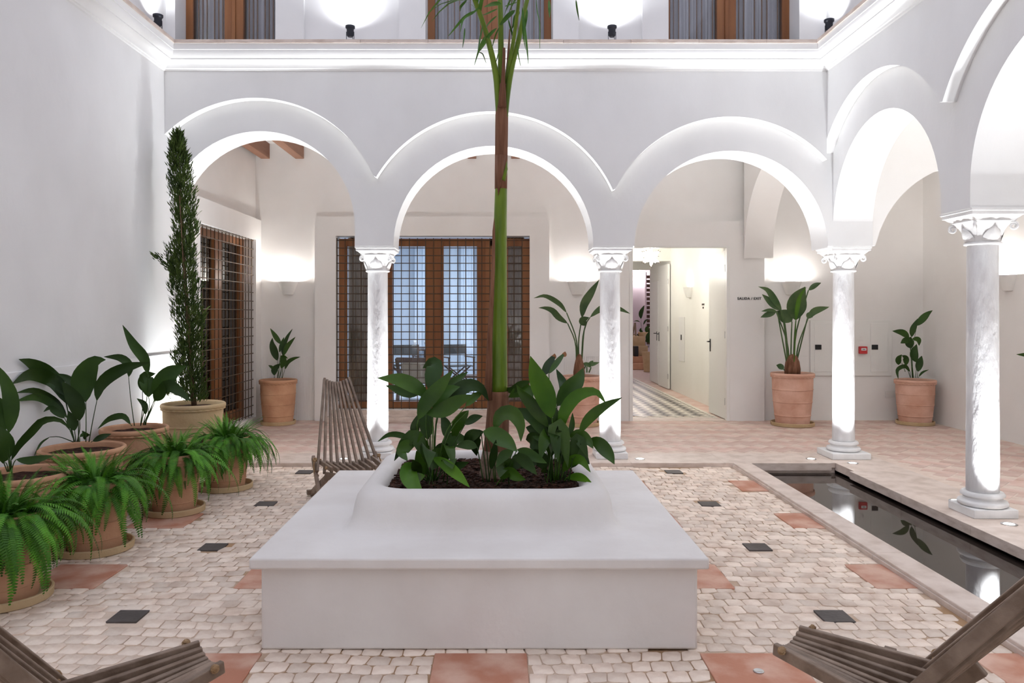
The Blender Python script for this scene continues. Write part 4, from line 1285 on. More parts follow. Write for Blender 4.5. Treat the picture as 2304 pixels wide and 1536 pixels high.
# ------------------------------------------------------------------ spotlights on the cornice
def spot(x, y, label, wall='b'):
    e = empty('spotlight', (x, y, 4.245), label=label, cat='lamp', group='dark spotlights on the cornice')
    h = .055
    mb = MB().lathe([(.0, h), (.026, h), (.034, h + .012), (.036, h + .075), (.040, h + .08), (.048, h + .088), (.048, h + .108), (.040, h + .112), (.034, h + .1), (0, h + .1)], 20)
    mb.build('head', M['lampbody'], e, smooth=40)
    MB().lathe([(.036, h + .1), (0, h + .102)], 20, close=False).build('lens', M['glow'], e)
    br = MB()
    for s in (-1, 1): br.bar((s * .038, 0, .0), (s * .038, 0, h + .05), .004, .014, up=(0, 1, 0))
    br.bar((-.04, 0, .002), (.04, 0, .002), .02, .004)
    br.build('bracket', M['lampbody'], e)
    MB().tube([(.02, 0, .06), (.03, .0, .02), (.045, .0, .004), (.06, .02, .004)], .003, 6).build('cable', M['black'], e, smooth=180)
    t = {'b': (x, y + .35, 4.6 + 1.6), 'l': (x - .3, y + .1, 6.2), 'r': (x + .3, y + .1, 6.2)}[wall]
    lamp('spot_beam', 'SPOT', (x, y, 4.245 + h + .13), SPOT_W, (.93, .96, 1), t, size=.06, angle=150, blend=1)


spot((788 - CX) * 7.79 / FOC, 7.79, 'small dark spotlight between the left and middle upper windows')
spot((1377 - CX) * 7.79 / FOC, 7.79, 'small dark spotlight between the middle and right upper windows')
spot(-3.30, 7.50, 'small dark spotlight on the left cornice near the corner', 'l')
spot(3.26, 7.62, 'small dark spotlight in the right corner of the cornice', 'r')
spot(-3.30, 4.2, 'small dark spotlight on the left cornice above the frame', 'l')
spot(3.26, 4.2, 'small dark spotlight on the right cornice above the frame', 'r')


# ------------------------------------------------------------------ windows
def curtain(parent, T, u0, u1, v, z0, z1, mat, period=.06, amp=.02, seed=0):
    rn = random.Random(seed); mb = MB(); n = int((u1 - u0) / .006); vs = []; fs = []
    ph = 0
    for i in range(n + 1):
        u = u0 + (u1 - u0) * i / n
        ph += .006 / period * 2 * math.pi * (1 + .5 * noise.noise(Vector((u * 9, seed, 0))))
        vv = v + amp * math.sin(ph) + amp * .4 * noise.noise(Vector((u * 30, seed, 2)))
        vs += [T(u, vv, z0), T(u, vv, z1)]
    for i in range(n): fs.append((2 * i, 2 * i + 2, 2 * i + 3, 2 * i + 1))
    return mb.add(vs, fs).build('curtain', mat, parent, smooth=180)


def bar_box(T, u0, u1, v0, v1, z0, z1):
    mb = MB()
    a = T(u0, v0, z0); b = T(u1, v1, z1)
    return mb.box(min(a[0], b[0]), max(a[0], b[0]), min(a[1], b[1]), max(a[1], b[1]), min(a[2], b[2]), max(a[2], b[2]))


def upper_window(name, a, b, label, seed):
    e = empty(name, (0, 0, 0), label=label, kind='structure')
    v = 8.18
    z0, z1 = 4.30, 6.1
    MB().box(a, b, DB - .02, DC, 4.246, 4.30).build('sill', M['stone'], e)
    f = .075
    mid = (a + b) / 2
    for u0, u1 in ((a, a + f), (b - f, b)): bar_box(TX, u0, u1, v, v + .08, z0, z1).build('frame', M['wood_win'], e, bevel=.004)
    bar_box(TX, a + f, b - f, v, v + .08, z1 - f, z1).build('frame', M['wood_win'], e)
    bar_box(TX, mid - .10, mid - .004, v - .012, v + .07, z0, z1 - f).build('casement_stile', M['wood_win'], e, bevel=.004)
    bar_box(TX, mid + .004, mid + .10, v - .012, v + .07, z0, z1 - f).build('casement_stile', M['wood_win'], e, bevel=.004)
    bar_box(TX, mid - .02, mid + .02, v - .03, v - .012, z0, z1 - f).build('cover_strip', M['wood_win'], e, bevel=.004)
    for k, (u0, u1) in enumerate(((a + f, mid - .10), (mid + .10, b - f))):
        bar_box(TX, u0, u1, v + .03, v + .036, z0, z1 - f).build('pane', M['glass'], e)
        curtain(e, TX, u0 - .01, u1 + .01, v + .13, z0, z1, M['curtain'], .075, .028, seed + k)
        for q in range(6):      # thin brown rods standing in for the shadows of the curtain folds
            u = u0 + (u1 - u0) * (q + .5 + .25 * math.sin(q * 2.1 + seed)) / 6
            bar_box(TX, u - .006, u + .006, v + .055, v + .067, z0, z1 - f).build('fold_shadow', M['wood_win'], e)
    MB().box(a - .05, b + .05, DC + .02, DC + .05, 4.2, 6.2).build('backing', M['curtain_dk'], e)


upper_window('window_1', *W1, 'upper left window with brown wooden casements and grey curtains', 1)
upper_window('window_2', *W2, 'upper middle window behind the palm with brown wooden casements', 5)
upper_window('window_3', *W3, 'upper right window with brown wooden casements and grey curtains', 9)


def hbar(parent, T, a, b, v, z, r=.006, vert=False):
    if vert: pts = [T(a, v, z), T(a, v, b)]
    else: pts = [T(a, v, z), T(b, v, z)]
    return pts


def grille(parent, T, u0, u1, z0, z1, v, su, sz, r=.006):
    n = round((u1 - u0) / su); m = round((z1 - z0) / sz)
    va = None
    for i in range(n + 1):
        u = u0 + (u1 - u0) * i / n
        if va is None:
            va = MB().tube([T(u, v, z0 - .03), T(u, v, z1 + .03)], r, 6).build('grille_bar', M['iron'], parent, smooth=60); base = Vector(T(u, 0, 0))
        else:
            o = va.copy(); COL.objects.link(o); o.location = Vector(T(u, 0, 0)) - base
    ha = None
    for j in range(m + 1):
        z = z0 + (z1 - z0) * j / m
        if ha is None:
            ha = MB().tube([T(u0 - .04, v + .011, z), T(u1 + .04, v + .011, z)], r, 6).build('grille_bar', M['iron'], parent, smooth=60); zb = z
        else:
            o = ha.copy(); COL.objects.link(o); o.location = (0, 0, z - zb)


w4 = empty('window_4', (0, 0, 0), label='large central window with four wooden leaves behind an iron grille', kind='structure')
def xw(px, D=11.05): return (px - CX) * D / FOC
v4 = 11.05
zt, zb_ = E((CY - 537) * v4 / FOC), E((CY - 921) * v4 / FOC)
gt, gb = E((CY - 554) * v4 / FOC), E((CY - 903) * v4 / FOC)
for a, b in ((763, 781), (830, 840), (873, 883), (957, 978), (978, 998), (1073, 1091), (1091, 1103), (1135, 1143), (1174, 1195)):
    bar_box(TX, xw(a), xw(b), v4 - .02, v4 + .05, zb_, zt).build('stile', M['wood_win'], w4, bevel=.005)
for a, b in ((763, 840), (840, 978), (978, 1091), (1091, 1195)):
    bar_box(TX, xw(a), xw(b), v4 - .015, v4 + .045, gt, zt).build('top_rail', M['wood_win'], w4, bevel=.004)
    bar_box(TX, xw(a), xw(b), v4 - .015, v4 + .045, zb_, gb).build('bottom_rail', M['wood_win'], w4, bevel=.004)
bar_box(TX, xw(840), xw(873), v4 - .015, v4 + .045, zb_, zt).build('post', M['wood_win'], w4)
bar_box(TX, xw(1103), xw(1135), v4 - .015, v4 + .045, zb_, zt).build('post', M['wood_win'], w4)
for a, b in ((781, 830), (883, 957), (998, 1073), (1143, 1174)):
    bar_box(TX, xw(a), xw(b), v4 + .01, v4 + .016, gb, gt).build('pane', M['glass'], w4)
curtain(w4, TX, xw(779), xw(840), v4 + .14, .05, 2.7, M['curtain_dk'], .05, .02, 20)
curtain(w4, TX, xw(1135), xw(1180), v4 + .14, .05, 2.7, M['curtain_dk'], .05, .02, 22)
grille(w4, TX, xw(757, DW), xw(1193, DW), zb_ + .03, zt - .03, DW + .035, .1128, .110)
st_ = MB().box(-2.42, .57, DW - .16, DW - .001, 0, .065).box(-2.36, .51, DW - .07, DW - .0012, .065, .16).build('step', M['stone'], w4, bevel=.005)

w5 = empty('window_5', (0, 0, 0), label='barred window in the left end wall of the gallery beside the cypress', kind='structure')
for a, b in ((8.76, 8.90), (9.66, 9.92), (10.62, 10.77)):
    bar_box(TY, a, b, -3.62, -3.54, .08, E(1.035)).build('stile', M['wood_win'], w5, bevel=.005)
for a, b in ((8.90, 9.66), (9.92, 10.62)):
    bar_box(TY, a, b, -3.61, -3.55, E(.93), E(1.035)).build('top_rail', M['wood_win'], w5)
    bar_box(TY, a, b, -3.61, -3.55, .08, .22).build('bottom_rail', M['wood_win'], w5)
    bar_box(TY, a, b, -3.585, -3.58, .22, E(.93)).build('pane', M['glass'], w5)
curtain(w5, TY, 8.8, 10.7, -3.69, .08, E(1.035), M['curtain_dk'], .07, .018, 30)
MB().box(-3.80, -3.751, 8.7, 10.8, 0, 2.6).build('backing', M['curtain_dk'], w5)
grille(w5, TY, 8.82, 10.72, .12, E(1.02), -3.42, .128, .118)

# ------------------------------------------------------------------ room behind the central window
rm = empty('wall_inner_room', label='pale bluish walls of the room seen through the central window', kind='structure')
MB().box(-3.2, 1.6, 18, 18.2, -.1, 3.4).build('wall_face', M['room'], rm)
MB().box(-3.4, -3.2, 11.26, 18.2, -.1, 3.4).build('wall_face', M['room'], rm)
MB().box(1.45, 1.65, 11.26, 18.2, -.1, 3.4).build('wall_face', M['room'], rm)
MB().box(-3.4, 1.65, 11.26, 18.2, 3.4, 3.5).build('ceiling_face', M['room'], rm)
MB().box(-3.4, 1.65, 11.25, 18.2, -.15, -.001).build('floor_face', M['roomfloor'], rm)
for x in (-2.6, -1.1, -.45, .1, .5): MB().box(x, x + .16, 17.8, 18.0, 0, 3.2).build('pilaster', M['room'], rm)
curtain(rm, TX, -1.9, -1.3, 17.6, .02, 3.1, M['room'], .12, .04, 41)
curtain(rm, TX, -.85, -.55, 17.6, .02, 3.1, M['room'], .12, .04, 42)
lamp('room_light', 'AREA', (-.9, 15, 3.3), ROOM_W * 2.0, (.80, .90, 1), (-.9, 15, 0), size=2.0)
lamp('room_light', 'AREA', (-.9, 12.3, 3.3), ROOM_W * .5, (.85, .92, 1), (-.9, 12.3, 0), size=1.0)


def director_chair(x, y, rz, label):
    e = empty('director_chair', (x, y, 0), rz, label=label, cat='chair', group='canvas folding chairs in the inner room')
    f = MB()
    for s in (-1, 1):
        f.bar((s * .27, -.2, .02), (s * .27, .22, .02), .025, .03)
        f.bar((s * .27, .2, .02), (s * .27, .24, .88), .03, .02, up=(0, 1, 0))
        f.bar((s * .27, -.2, .02), (s * .27, -.2, .62), .03, .02, up=(0, 1, 0))
        f.bar((s * .27, -.22, .63), (s * .27, .24, .63), .045, .02)
        f.bar((-.27 * s, s * .03 - .1, .04), (.27 * s, s * .03 - .1, .46), .025, .02, up=(0, 1, 0))
        f.bar((-.27 * s, s * .03 + .12, .04), (.27 * s, s * .03 + .12, .46), .025, .02, up=(0, 1, 0))
    f.build('frame', M['darkwood'], e)
    MB().box(-.26, .26, -.18, .2, .44, .46).build('seat', M['canvas'], e)
    MB().box(-.27, .27, .225, .235, .68, .88).build('backrest', M['canvas'], e, bevel=.003)


def room_pt(px, D): return (px - CX) * D / FOC


director_chair(room_pt(906, 16.0), 16.0, R(200), 'dark canvas folding chair left of the table in the inner room')
director_chair(room_pt(1030, 15.8), 15.8, R(25), 'dark canvas folding chair right of the table, seen between the wooden stiles')
t_ = empty('round_table', (room_pt(958, 17.05), 17.05, 0), label='dark round table with glasses in the inner room', cat='table')
MB().lathe([(0, .72), (.50, .72), (.51, .73), (.51, .75), (0, .755)], 28).build('tabletop', M['darkwood'], t_, smooth=40)
MB().lathe([(.22, 0), (.2, .03), (.04, .06), (.04, .7), (.1, .72)], 16).build('pedestal', M['darkwood'], t_, smooth=40)
for i, (dx, dy, gw) in enumerate(((-.22, -.2, 'leftmost on'), (.02, -.25, 'standing nearest the middle of'), (.12, -.1, 'farthest back on'), (.2, -.2, 'rightmost on'))):
    tag(MB().lathe([(.03, 0), (.03, .003), (.005, .01), (.005, .08), (.035, .12), (.04, .17), (.035, .18), (.03, .12), (0, .085)], 14).build('wine_glass', M['screen_white'], smooth=60,
        loc=(t_.location.x + dx, 17.05 + dy, .756)), 'pale stemmed glass ' + gw + ' the dark round table in the inner room', 'glass', 'glasses on the inner room table')
# wooden armchair with pale cushion
ac = empty('armchair', (room_pt(945, 13.6), 13.6, 0), R(165), label='dark wooden armchair with a beige cushion near the window of the inner room', cat='chair')
f = MB()
for s in (-1, 1):
    f.bar((s * .3, -.28, 0), (s * .3, -.24, .6), .05, .05, up=(0, 1, 0)); f.bar((s * .3, .3, 0), (s * .3, .2, .55), .05, .05, up=(0, 1, 0))
    f.bar((s * .3, .2, .35), (s * .3, .34, .74), .05, .04, up=(0, 1, 0)); f.bar((s * .3, -.3, .6), (s * .3, .3, .62), .07, .03)
f.bar((-.3, .34, .72), (.3, .34, .72), .05, .08); f.bar((-.3, -.25, .3), (.3, -.25, .3), .04, .08)
f.build('frame', M['darkwood'], ac)
MB().box(-.27, .27, -.26, .26, .32, .43).build('seat_cushion', M['cushion'], ac, bevel=.03)
bc_ = MB().box(-.22, .22, -.05, .05, 0, .28).build('back_cushion', M['cushion'], ac, bevel=.03)
bc_.location = (0, .22, .40); bc_.rotation_euler = (R(-20), 0, 0)
sm = empty('side_table', (room_pt(1060, 13.8), 13.8, 0), label='low dark wooden side table at the right of the inner room', cat='table')
MB().box(-.22, .22, -.2, .2, .38, .42).build('tabletop', M['darkwood'], sm, bevel=.005)
for i, j in ((-1, -1), (1, -1), (1, 1), (-1, 1)): MB().box(i * .19 - .02, i * .19 + .02, j * .17 - .02, j * .17 + .02, 0, .38).build('leg', M['darkwood'], sm)

# ------------------------------------------------------------------ corridor with the open doors
co = empty('wall_corridor', label='cream walls of the bright corridor behind the exit doorway', kind='structure')
CD0, CD1, CZ = 11.25, 17.6, 2.85
MB().box(1.65, 1.85, CD0, CD1, -.1, CZ).build('wall_face', M['cream'], co)
MB().box(3.45, 3.65, 12.65, 15.6, -.1, CZ).build('wall_face', M['cream'], co)
MB().box(3.45, 3.65, 15.6, CD1, -.1, CZ).build('wall_face', M['cream'], co)
MB().box(3.45, 3.65, CD0, 12.65, E(.95), CZ).build('wall_face', M['cream'], co)
MB().box(1.65, 3.65, CD0, CD1, CZ, CZ + .1).build('ceiling_face', M['cream'], co)
MB().box(1.85, 3.45, 15.5, 15.7, E(1.06), CZ).build('header', M['cream'], co)
MB().box(1.85, 3.45, CD1 - .1, CD1 + .1, E(1.0), CZ).build('header', M['cream'], co)
# side stair seen past the first leaf
MB().box(3.66, 4.3, 12.7, 12.9, -.1, CZ).build('stair_wall', M['cream'], co)
MB().box(4.1, 4.3, 11.26, 12.7, -.1, CZ).build('stair_wall', M['cream'], co)
MB().box(3.66, 4.3, 11.26, 12.9, CZ, CZ + .1).build('ceiling_face', M['cream'], co)
for k in range(4): MB().box(3.48 + k * .16, 4.1, 11.9, 12.69, k * .17, k * .17 + .169).build('stair', M['stone'], co)
cfl = MB().box(1.65, 4.3, 11.2, 24, -.15, -.006).build('floor', M['grout'], label='corridor floor laid with dark and pale diamond tiles', kind='structure')
ts = .17; dg = ts * math.sqrt(2)
dlist = []
for i in range(-2, 12):
    for j in range(0, 60):
        X = 1.9 + i * dg / 1 + (dg / 2 if j % 2 else 0); Y = 11.45 + j * dg / 2
        if 1.90 < X < 3.12 and Y < 19.5: dlist.append((X, Y, j % 2))
cnt = 0
protos = {}
fieldm = {0: MB(), 1: MB()}
for X, Y, q in dlist:
    m_ = M['check_dk'] if q else M['check_lt']
    if cnt < 290:
        if q not in protos:
            o = MB().box(-ts / 2 + .002, ts / 2 - .002, -ts / 2 + .002, ts / 2 - .002, -.008, 0).build('tile', m_, cfl); protos[q] = o
        else:
            o = protos[q].copy(); COL.objects.link(o)
        o.location = (X, Y, 0); o.rotation_euler = (0, 0, R(45)); cnt += 1
    else:
        fieldm[q].box(-ts / 2 + .002, ts / 2 - .002, -ts / 2 + .002, ts / 2 - .002, -.008, 0, Matrix.Translation((X, Y, 0)) @ Matrix.Rotation(R(45), 4, 'Z'))
for q in (0, 1):
    if fieldm[q].v: fieldm[q].build('tile_field', M['check_dk'] if q else M['check_lt'], cfl, kind='stuff')
MB().box(1.86, 3.20, 11.24, 11.30, -.008, .0005).box(3.14, 3.20, 11.3, 19, -.008, .0005).build('pale_border', M['check_lt'], cfl)
tb = MB()
for k in range(12): tb.add([(1.9 + k * .11, 11.33, .002), (1.98 + k * .11, 11.33, .002), (1.94 + k * .11, 11.37, .002)], [(0, 1, 2)])
for k in range(60): tb.add([(3.135, 11.4 + k * .11, .002), (3.135, 11.48 + k * .11, .002), (3.10, 11.44 + k * .11, .002)], [(0, 1, 2)])
tb.build('border_triangles', M['check_dk'], cfl, kind='stuff')
MB().box(3.20, 3.45, 11.25, 17.6, -.008, -.001).build('edge_tiles', M['tile'], cfl)
MB().box(1.65, 3.45, 10.925, 11.24, -.008, .001).build('threshold', M['stone'], cfl)


def door_leaf(name, hinge, ang, w, h, label, side=1):
    e = empty(name, (hinge[0], hinge[1], .012), ang, label=label, kind='structure')
    MB().box(0, w, -.022, .022, 0, h).build('leaf', M['paint'], e, bevel=.003)
    hd = MB().box(w - .10, w - .06, -.030 * 1, -.0225, .93, 1.12).build('handle_plate', M['black'], e, bevel=.002)
    MB().tube([(w - .08, -.03, 1.08), (w - .08, -.07, 1.08), (w - .16, -.075, 1.08)], .009, 8).build('handle', M['black'], hd, smooth=60)
    hd2 = MB().box(w - .10, w - .06, .0225, .030, .93, 1.12).build('handle_plate', M['black'], e, bevel=.002)
    MB().tube([(w - .08, .03, 1.08), (w - .08, .07, 1.08), (w - .16, .075, 1.08)], .009, 8).build('handle', M['black'], hd2, smooth=60)
    for z in (.25, 1.2, 2.15):
        if z < h: MB().tube([(-.008, .024, z - .05), (-.008, .024, z + .05)], .009, 8).build('hinge', M['steel'], e, smooth=60)
    return e


# door frame of the doorway
df = empty('door_1', (0, 0, 0), label='white wooden frame of the exit doorway', kind='structure')
MB().box(1.851, 1.90, DW - .01, DW + .07, 0, E(.935)).build('jamb', M['paint'], df, bevel=.003)
MB().box(3.225, 3.269, DW - .01, DW + .07, 0, E(.935)).build('jamb', M['paint'], df, bevel=.003)
MB().box(1.851, 3.269, DW - .01, DW + .07, E(.935), E(.957)).build('head', M['paint'], df, bevel=.003)
door_leaf('door_2', (3.255, 11.02), R(91), .80, 2.40, 'white door leaf folded back inside the exit doorway, black lever handle')
door_leaf('door_3', (3.41, 15.45), R(91), .85, 2.50, 'farther white door leaf standing open along the corridor, black lever handle')
door_leaf('door_4', (3.435, 17.35), R(270), .80, 2.20, 'plain white closed door beside the far end of the corridor')
# corridor sconce, room number, meter box
sconce(3.45, 13.9, E(.42), 'white wall lamp on the corridor wall behind the open leaf', face='x', power=3)
tb = MB()
rn = random.Random(5)
for r_i, (n_, y_) in enumerate(((4, 0), (2, -.055))):
    for k in range(n_):
        y0 = 12.93 + k * .042 - (0 if n_ == 4 else -.04)
        for s_ in range(3): tb.box(3.444, 3.4495, y0, y0 + .03, E(.145) + y_ + s_ * .012, E(.145) + y_ + s_ * .012 + .005)
        tb.box(3.444, 3.4495, y0 + rn.choice((0, .012, .022)), y0 + rn.choice((.024, .03)), E(.145) + y_, E(.145) + y_ + .028)
tag(tb.build('room_sign', M['iron']), 'tiny dark room lettering on the bright corridor wall', 'sign')
tag(MB().box(3.44, 3.449, 14.3, 14.75, .62, 1.45).build('meter_cover', M['paint'], bevel=.003), 'white flush cover panel on the corridor wall', 'panel')
tag(MB().box(3.432, 3.4395, 14.5, 14.56, 1.02, 1.12).build('cover_lock', M['black']), 'small black catch on the white corridor cover panel', 'latch')

# star lantern
sl = empty('star_lantern', (2.57, 13.0, E(.956)), label='bright glass star lantern hanging in the corridor', cat='lamp')
mb = MB()
phi = (1 + 5 ** .5) / 2
dirs = [Vector(v).normalized() for v in [(0, s, t * phi) for s in (-1, 1) for t in (-1, 1)] + [(s, t * phi, 0) for s in (-1, 1) for t in (-1, 1)] + [(t * phi, 0, s) for s in (-1, 1) for t in (-1, 1)]]
dirs += [Vector(v).normalized() for v in [(a, b, c) for a in (-1, 1) for b in (-1, 1) for c in (-1, 1)]]
dirs += [Vector((0, 0, 1)), Vector((0, 0, -1))]
for d in dirs:
    s = d.orthogonal().normalized(); u = d.cross(s)
    vs = [d * .17] + [d * .06 + (s * math.cos(a) + u * math.sin(a)) * .045 for a in (0, 2.094, 4.189)]
    mb.add(vs, [(0, 1, 2), (0, 2, 3), (0, 3, 1)])
mb.build('star', M['glow_star'], sl)
mb = MB()
for d in dirs: mb.tube([d * .16, d * .185], .005, 5)
mb.build('point_tips', M['iron'], sl)
MB().tube([(0, 0, .17), (0, 0, CZ - E(.956))], .004, 6).build('chain', M['iron'], sl)
lamp('stair_fill', 'POINT', (3.85, 12.2, 2.3), 10, (1, .95, .84), size=.1)  # added lamp without a fixture, brightens the dark stair opening
lamp('star_light', 'POINT', (2.5, 12.6, 2.2), 17, (1, .97, .90), size=.12)
lamp('star_light', 'POINT', (2.5, 14.9, 2.4), 17, (1, .97, .90), size=.12)

# far patio beyond the corridor
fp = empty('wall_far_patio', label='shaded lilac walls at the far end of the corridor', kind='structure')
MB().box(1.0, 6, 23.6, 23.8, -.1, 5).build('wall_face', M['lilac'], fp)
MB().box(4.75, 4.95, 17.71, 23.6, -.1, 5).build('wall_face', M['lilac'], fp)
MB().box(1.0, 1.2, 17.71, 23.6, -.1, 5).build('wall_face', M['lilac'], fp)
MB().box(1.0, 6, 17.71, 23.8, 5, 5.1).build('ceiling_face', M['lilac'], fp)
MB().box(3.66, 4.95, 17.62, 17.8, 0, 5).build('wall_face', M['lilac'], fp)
def fx(px, D): return (px - CX) * D / FOC
sh = empty('louvre_shutter', (0, 0, 0), label='dark brown slatted shutter at the far end of the corridor', cat='shutter')
for k in range(16):
    z = E(1.15) - k * .13
    MB().box(fx(1453, 22.9), fx(1466, 22.9), 22.88, 22.95, z - .10, z - .01, None).build('slat', M['darkwood'], sh)
MB().box(fx(1451, 23), fx(1453, 23), 22.86, 23.0, .45, 2.75).build('frame', M['lilac'], sh)
stp = empty('garden_steps', (0, 0, 0), label='low terracotta faced steps at the far end of the corridor', cat='steps')
MB().box(fx(1395, 21), fx(1475, 21), 20.9, 23.5, 0, .17).build('step', M['terra'], stp, bevel=.01)
MB().box(fx(1395, 21), fx(1475, 21), 21.2, 23.5, .17, .34).build('step', M['terra'], stp, bevel=.01)
MB().box(fx(1395, 21.6), fx(1458, 21.6), 21.6, 23.5, .34, .62).build('step', M['terra_pale'], stp, bevel=.01)
MB().box(fx(1395, 21.6), fx(1455, 21.6), 21.8, 23.5, .62, .87).build('step', M['terra_pale'], stp, bevel=.01)
f1 = empty('potted_plant', (fx(1449, 22.2), 22.2, .87), label='upright broad leaved plant on top of the far steps', cat='plant')
MB().lathe([(.15, 0), (.18, .1), (.17, .12), (0, .11)], 16).build('pot', M['terra_pale'], f1, smooth=40)
zF = Z(1400, 540, 4.517)
for st, bl, w in [([(195, 970), (195, 850)], [(190, 800), (190, 740), (225, 660)], 42), ([(195, 970), (195, 880)], [(180, 830), (150, 820), (115, 825)], 10), ([(200, 970)], [(215, 860), (235, 820), (265, 800)], 16),
                  ([(205, 975)], [(210, 930), (185, 920), (190, 890)], 24), ([(210, 975)], [(235, 930), (255, 890), (280, 870)], 34), ([(190, 975)], [(170, 960), (150, 965)], 24), ([(215, 975)], [(240, 960), (270, 930), (285, 960)], 44)]:
    leaf_px(f1, zF, 22.2, st, bl, w, M['leaf_dk'], s=4.517, dD=0)
f2 = empty('potted_plant', (fx(1459, 20.2), 20.2, 0), label='pale tall pot with a leafy plant at the foot of the far steps', cat='plant')
MB().lathe([(.12, 0), (.17, .5), (.18, .52), (.16, .52), (0, .5)], 18).build('pot', M['terra_pale'], f2, smooth=40)
for st, bl, w in [([(265, 1090)], [(270, 1040), (265, 980), (285, 920)], 50), ([(262, 1090)], [(255, 1040), (245, 1000)], 30), ([(268, 1090)], [(280, 1050), (290, 1010)], 40)]:
    leaf_px(f2, zF, 20.2, st, bl, w, M['leaf_dk'], s=4.517, dD=0)
for px in (1427, 1440):
    tag(MB().box(fx(px, 23.3), fx(px + 3, 23.3), 23.25, 23.45, E(.98), E(2.6)).build('strip_light', M['glow']), 'narrow vertical strip of light on the far patio wall, ' + ('left' if px == 1427 else 'right') + ' of the pair', 'lamp', 'strips of light at the far end')
tag(MB().box(fx(1419, 21.9), fx(1428, 21.9), 21.3, 21.55, .34, .62).build('dark_box', M['black'], bevel=.01), 'small black box standing on the far steps', 'box')
lad = empty('easel_frame', (0, 0, 0), label='leaning pale wooden frame on top of the far steps', cat='frame')
MB().bar(P(1421, 760, 22.3), P(1429, 726, 22.4), .04, .04).build('leg', M['cushion'], lad)
MB().bar(P(1431, 758, 22.3), P(1429, 726, 22.4), .04, .04).build('leg', M['cushion'], lad)
MB().bar(P(1423, 752, 22.32), P(1431, 752, 22.32), .03, .03).build('rung', M['cushion'], lad)
lamp('patio_light', 'POINT', (2.6, 20.5, 3.2), 15, (1, .86, .80), size=.3)

# ------------------------------------------------------------------ service cupboards and signs on the gallery wall
def gx(px, D=DR): return (px - CX) * D / FOC
def gz(py, D=DR): return E((CY - py) * D / FOC)
cab = empty('service_panel', (0, 0, 0), label='white wall panel with two flush doors behind the corner column', cat='cabinet')
MB().box(gx(1822), gx(2005), DR - .022, DR - .0065, gz(845), gz(720)).build('panel_frame', M['paint'], cab, bevel=.004)
for a, b, hx in ((1831, 1876, 1839), (1957, 1996, 1966)):
    d = MB().box(gx(a), gx(b), DR - .028, DR - .0225, gz(836), gz(727)).build('door', M['paint'], cab, bevel=.002)
    MB().box(gx(hx - 7), gx(hx + 7), DR - .038, DR - .0285, gz(786), gz(775)).build('latch', M['black'], d, bevel=.003)
vent = MB()
for k in range(12):
    a = R(30 * k); c = Vector((gx(1936), DR - .024, gz(762)))
    d = Vector((math.cos(a), 0, math.sin(a)))
    vent.bar(c + d * .012, c + d * .045, .004, .003, up=(0, 1, 0))
vent.build('star_vent', M['plaster_in'], cab)
cp = empty('fire_call_point', (gx(1938), DR - .024, gz(787)), label='small red fire alarm call point on the wall panel', cat='alarm')
MB().box(-.055, .055, -.05, 0, -.052, .052).build('housing', M['red'], cp, bevel=.008)
MB().box(-.035, .035, -.053, -.0505, -.005, .03).build('label_plate', M['screen_white'], cp)
MB().box(-.02, .02, -.0545, -.0535, .008, .016).build('label_mark', M['black'], cp)
so_ = empty('socket_plate', (gx(2004), DR - .0065, gz(886)), label='white double socket low on the wall left of the corner plant', cat='socket')
MB().box(-.085, .085, -.008, 0, -.045, .045).build('plate', M['ivory'], so_, bevel=.003)
for s in (-1, 1): MB().lathe([(.022, 0), (.024, .003), (.0, .004)], 16, T=Matrix.Translation((s * .04, -.008, 0)) @ Matrix.Rotation(R(90), 4, 'X')).build('socket', M['ivory'], so_)
cu = bpy.data.curves.new('exit_lettering', 'FONT')
cu.body = 'SALIDA / EXIT'
cu.size = .064; cu.extrude = .003; cu.offset = .0012; cu.space_character = 1.12
cu.materials.append(M['black'])
tmp = bpy.data.objects.new('exit_text', cu); COL.objects.link(tmp)
me_ = bpy.data.meshes.new_from_object(tmp.evaluated_get(bpy.context.evaluated_depsgraph_get()))
bpy.data.objects.remove(tmp)
if not me_.materials: me_.materials.append(M['black'])
tx = bpy.data.objects.new('exit_lettering', me_); COL.objects.link(tx)
tx.rotation_euler = (R(90), 0, 0)
k_ = .338 / max(.01, max(v.co.x for v in me_.vertices) - min(v.co.x for v in me_.vertices))
for v in me_.vertices: v.co.x *= k_; v.co.y *= k_
tx.location = (gx(1659, DW), DW - .004, gz(674, DW))
tag(tx, 'black raised letters SALIDA / EXIT on the wall right of the doorway', 'sign')

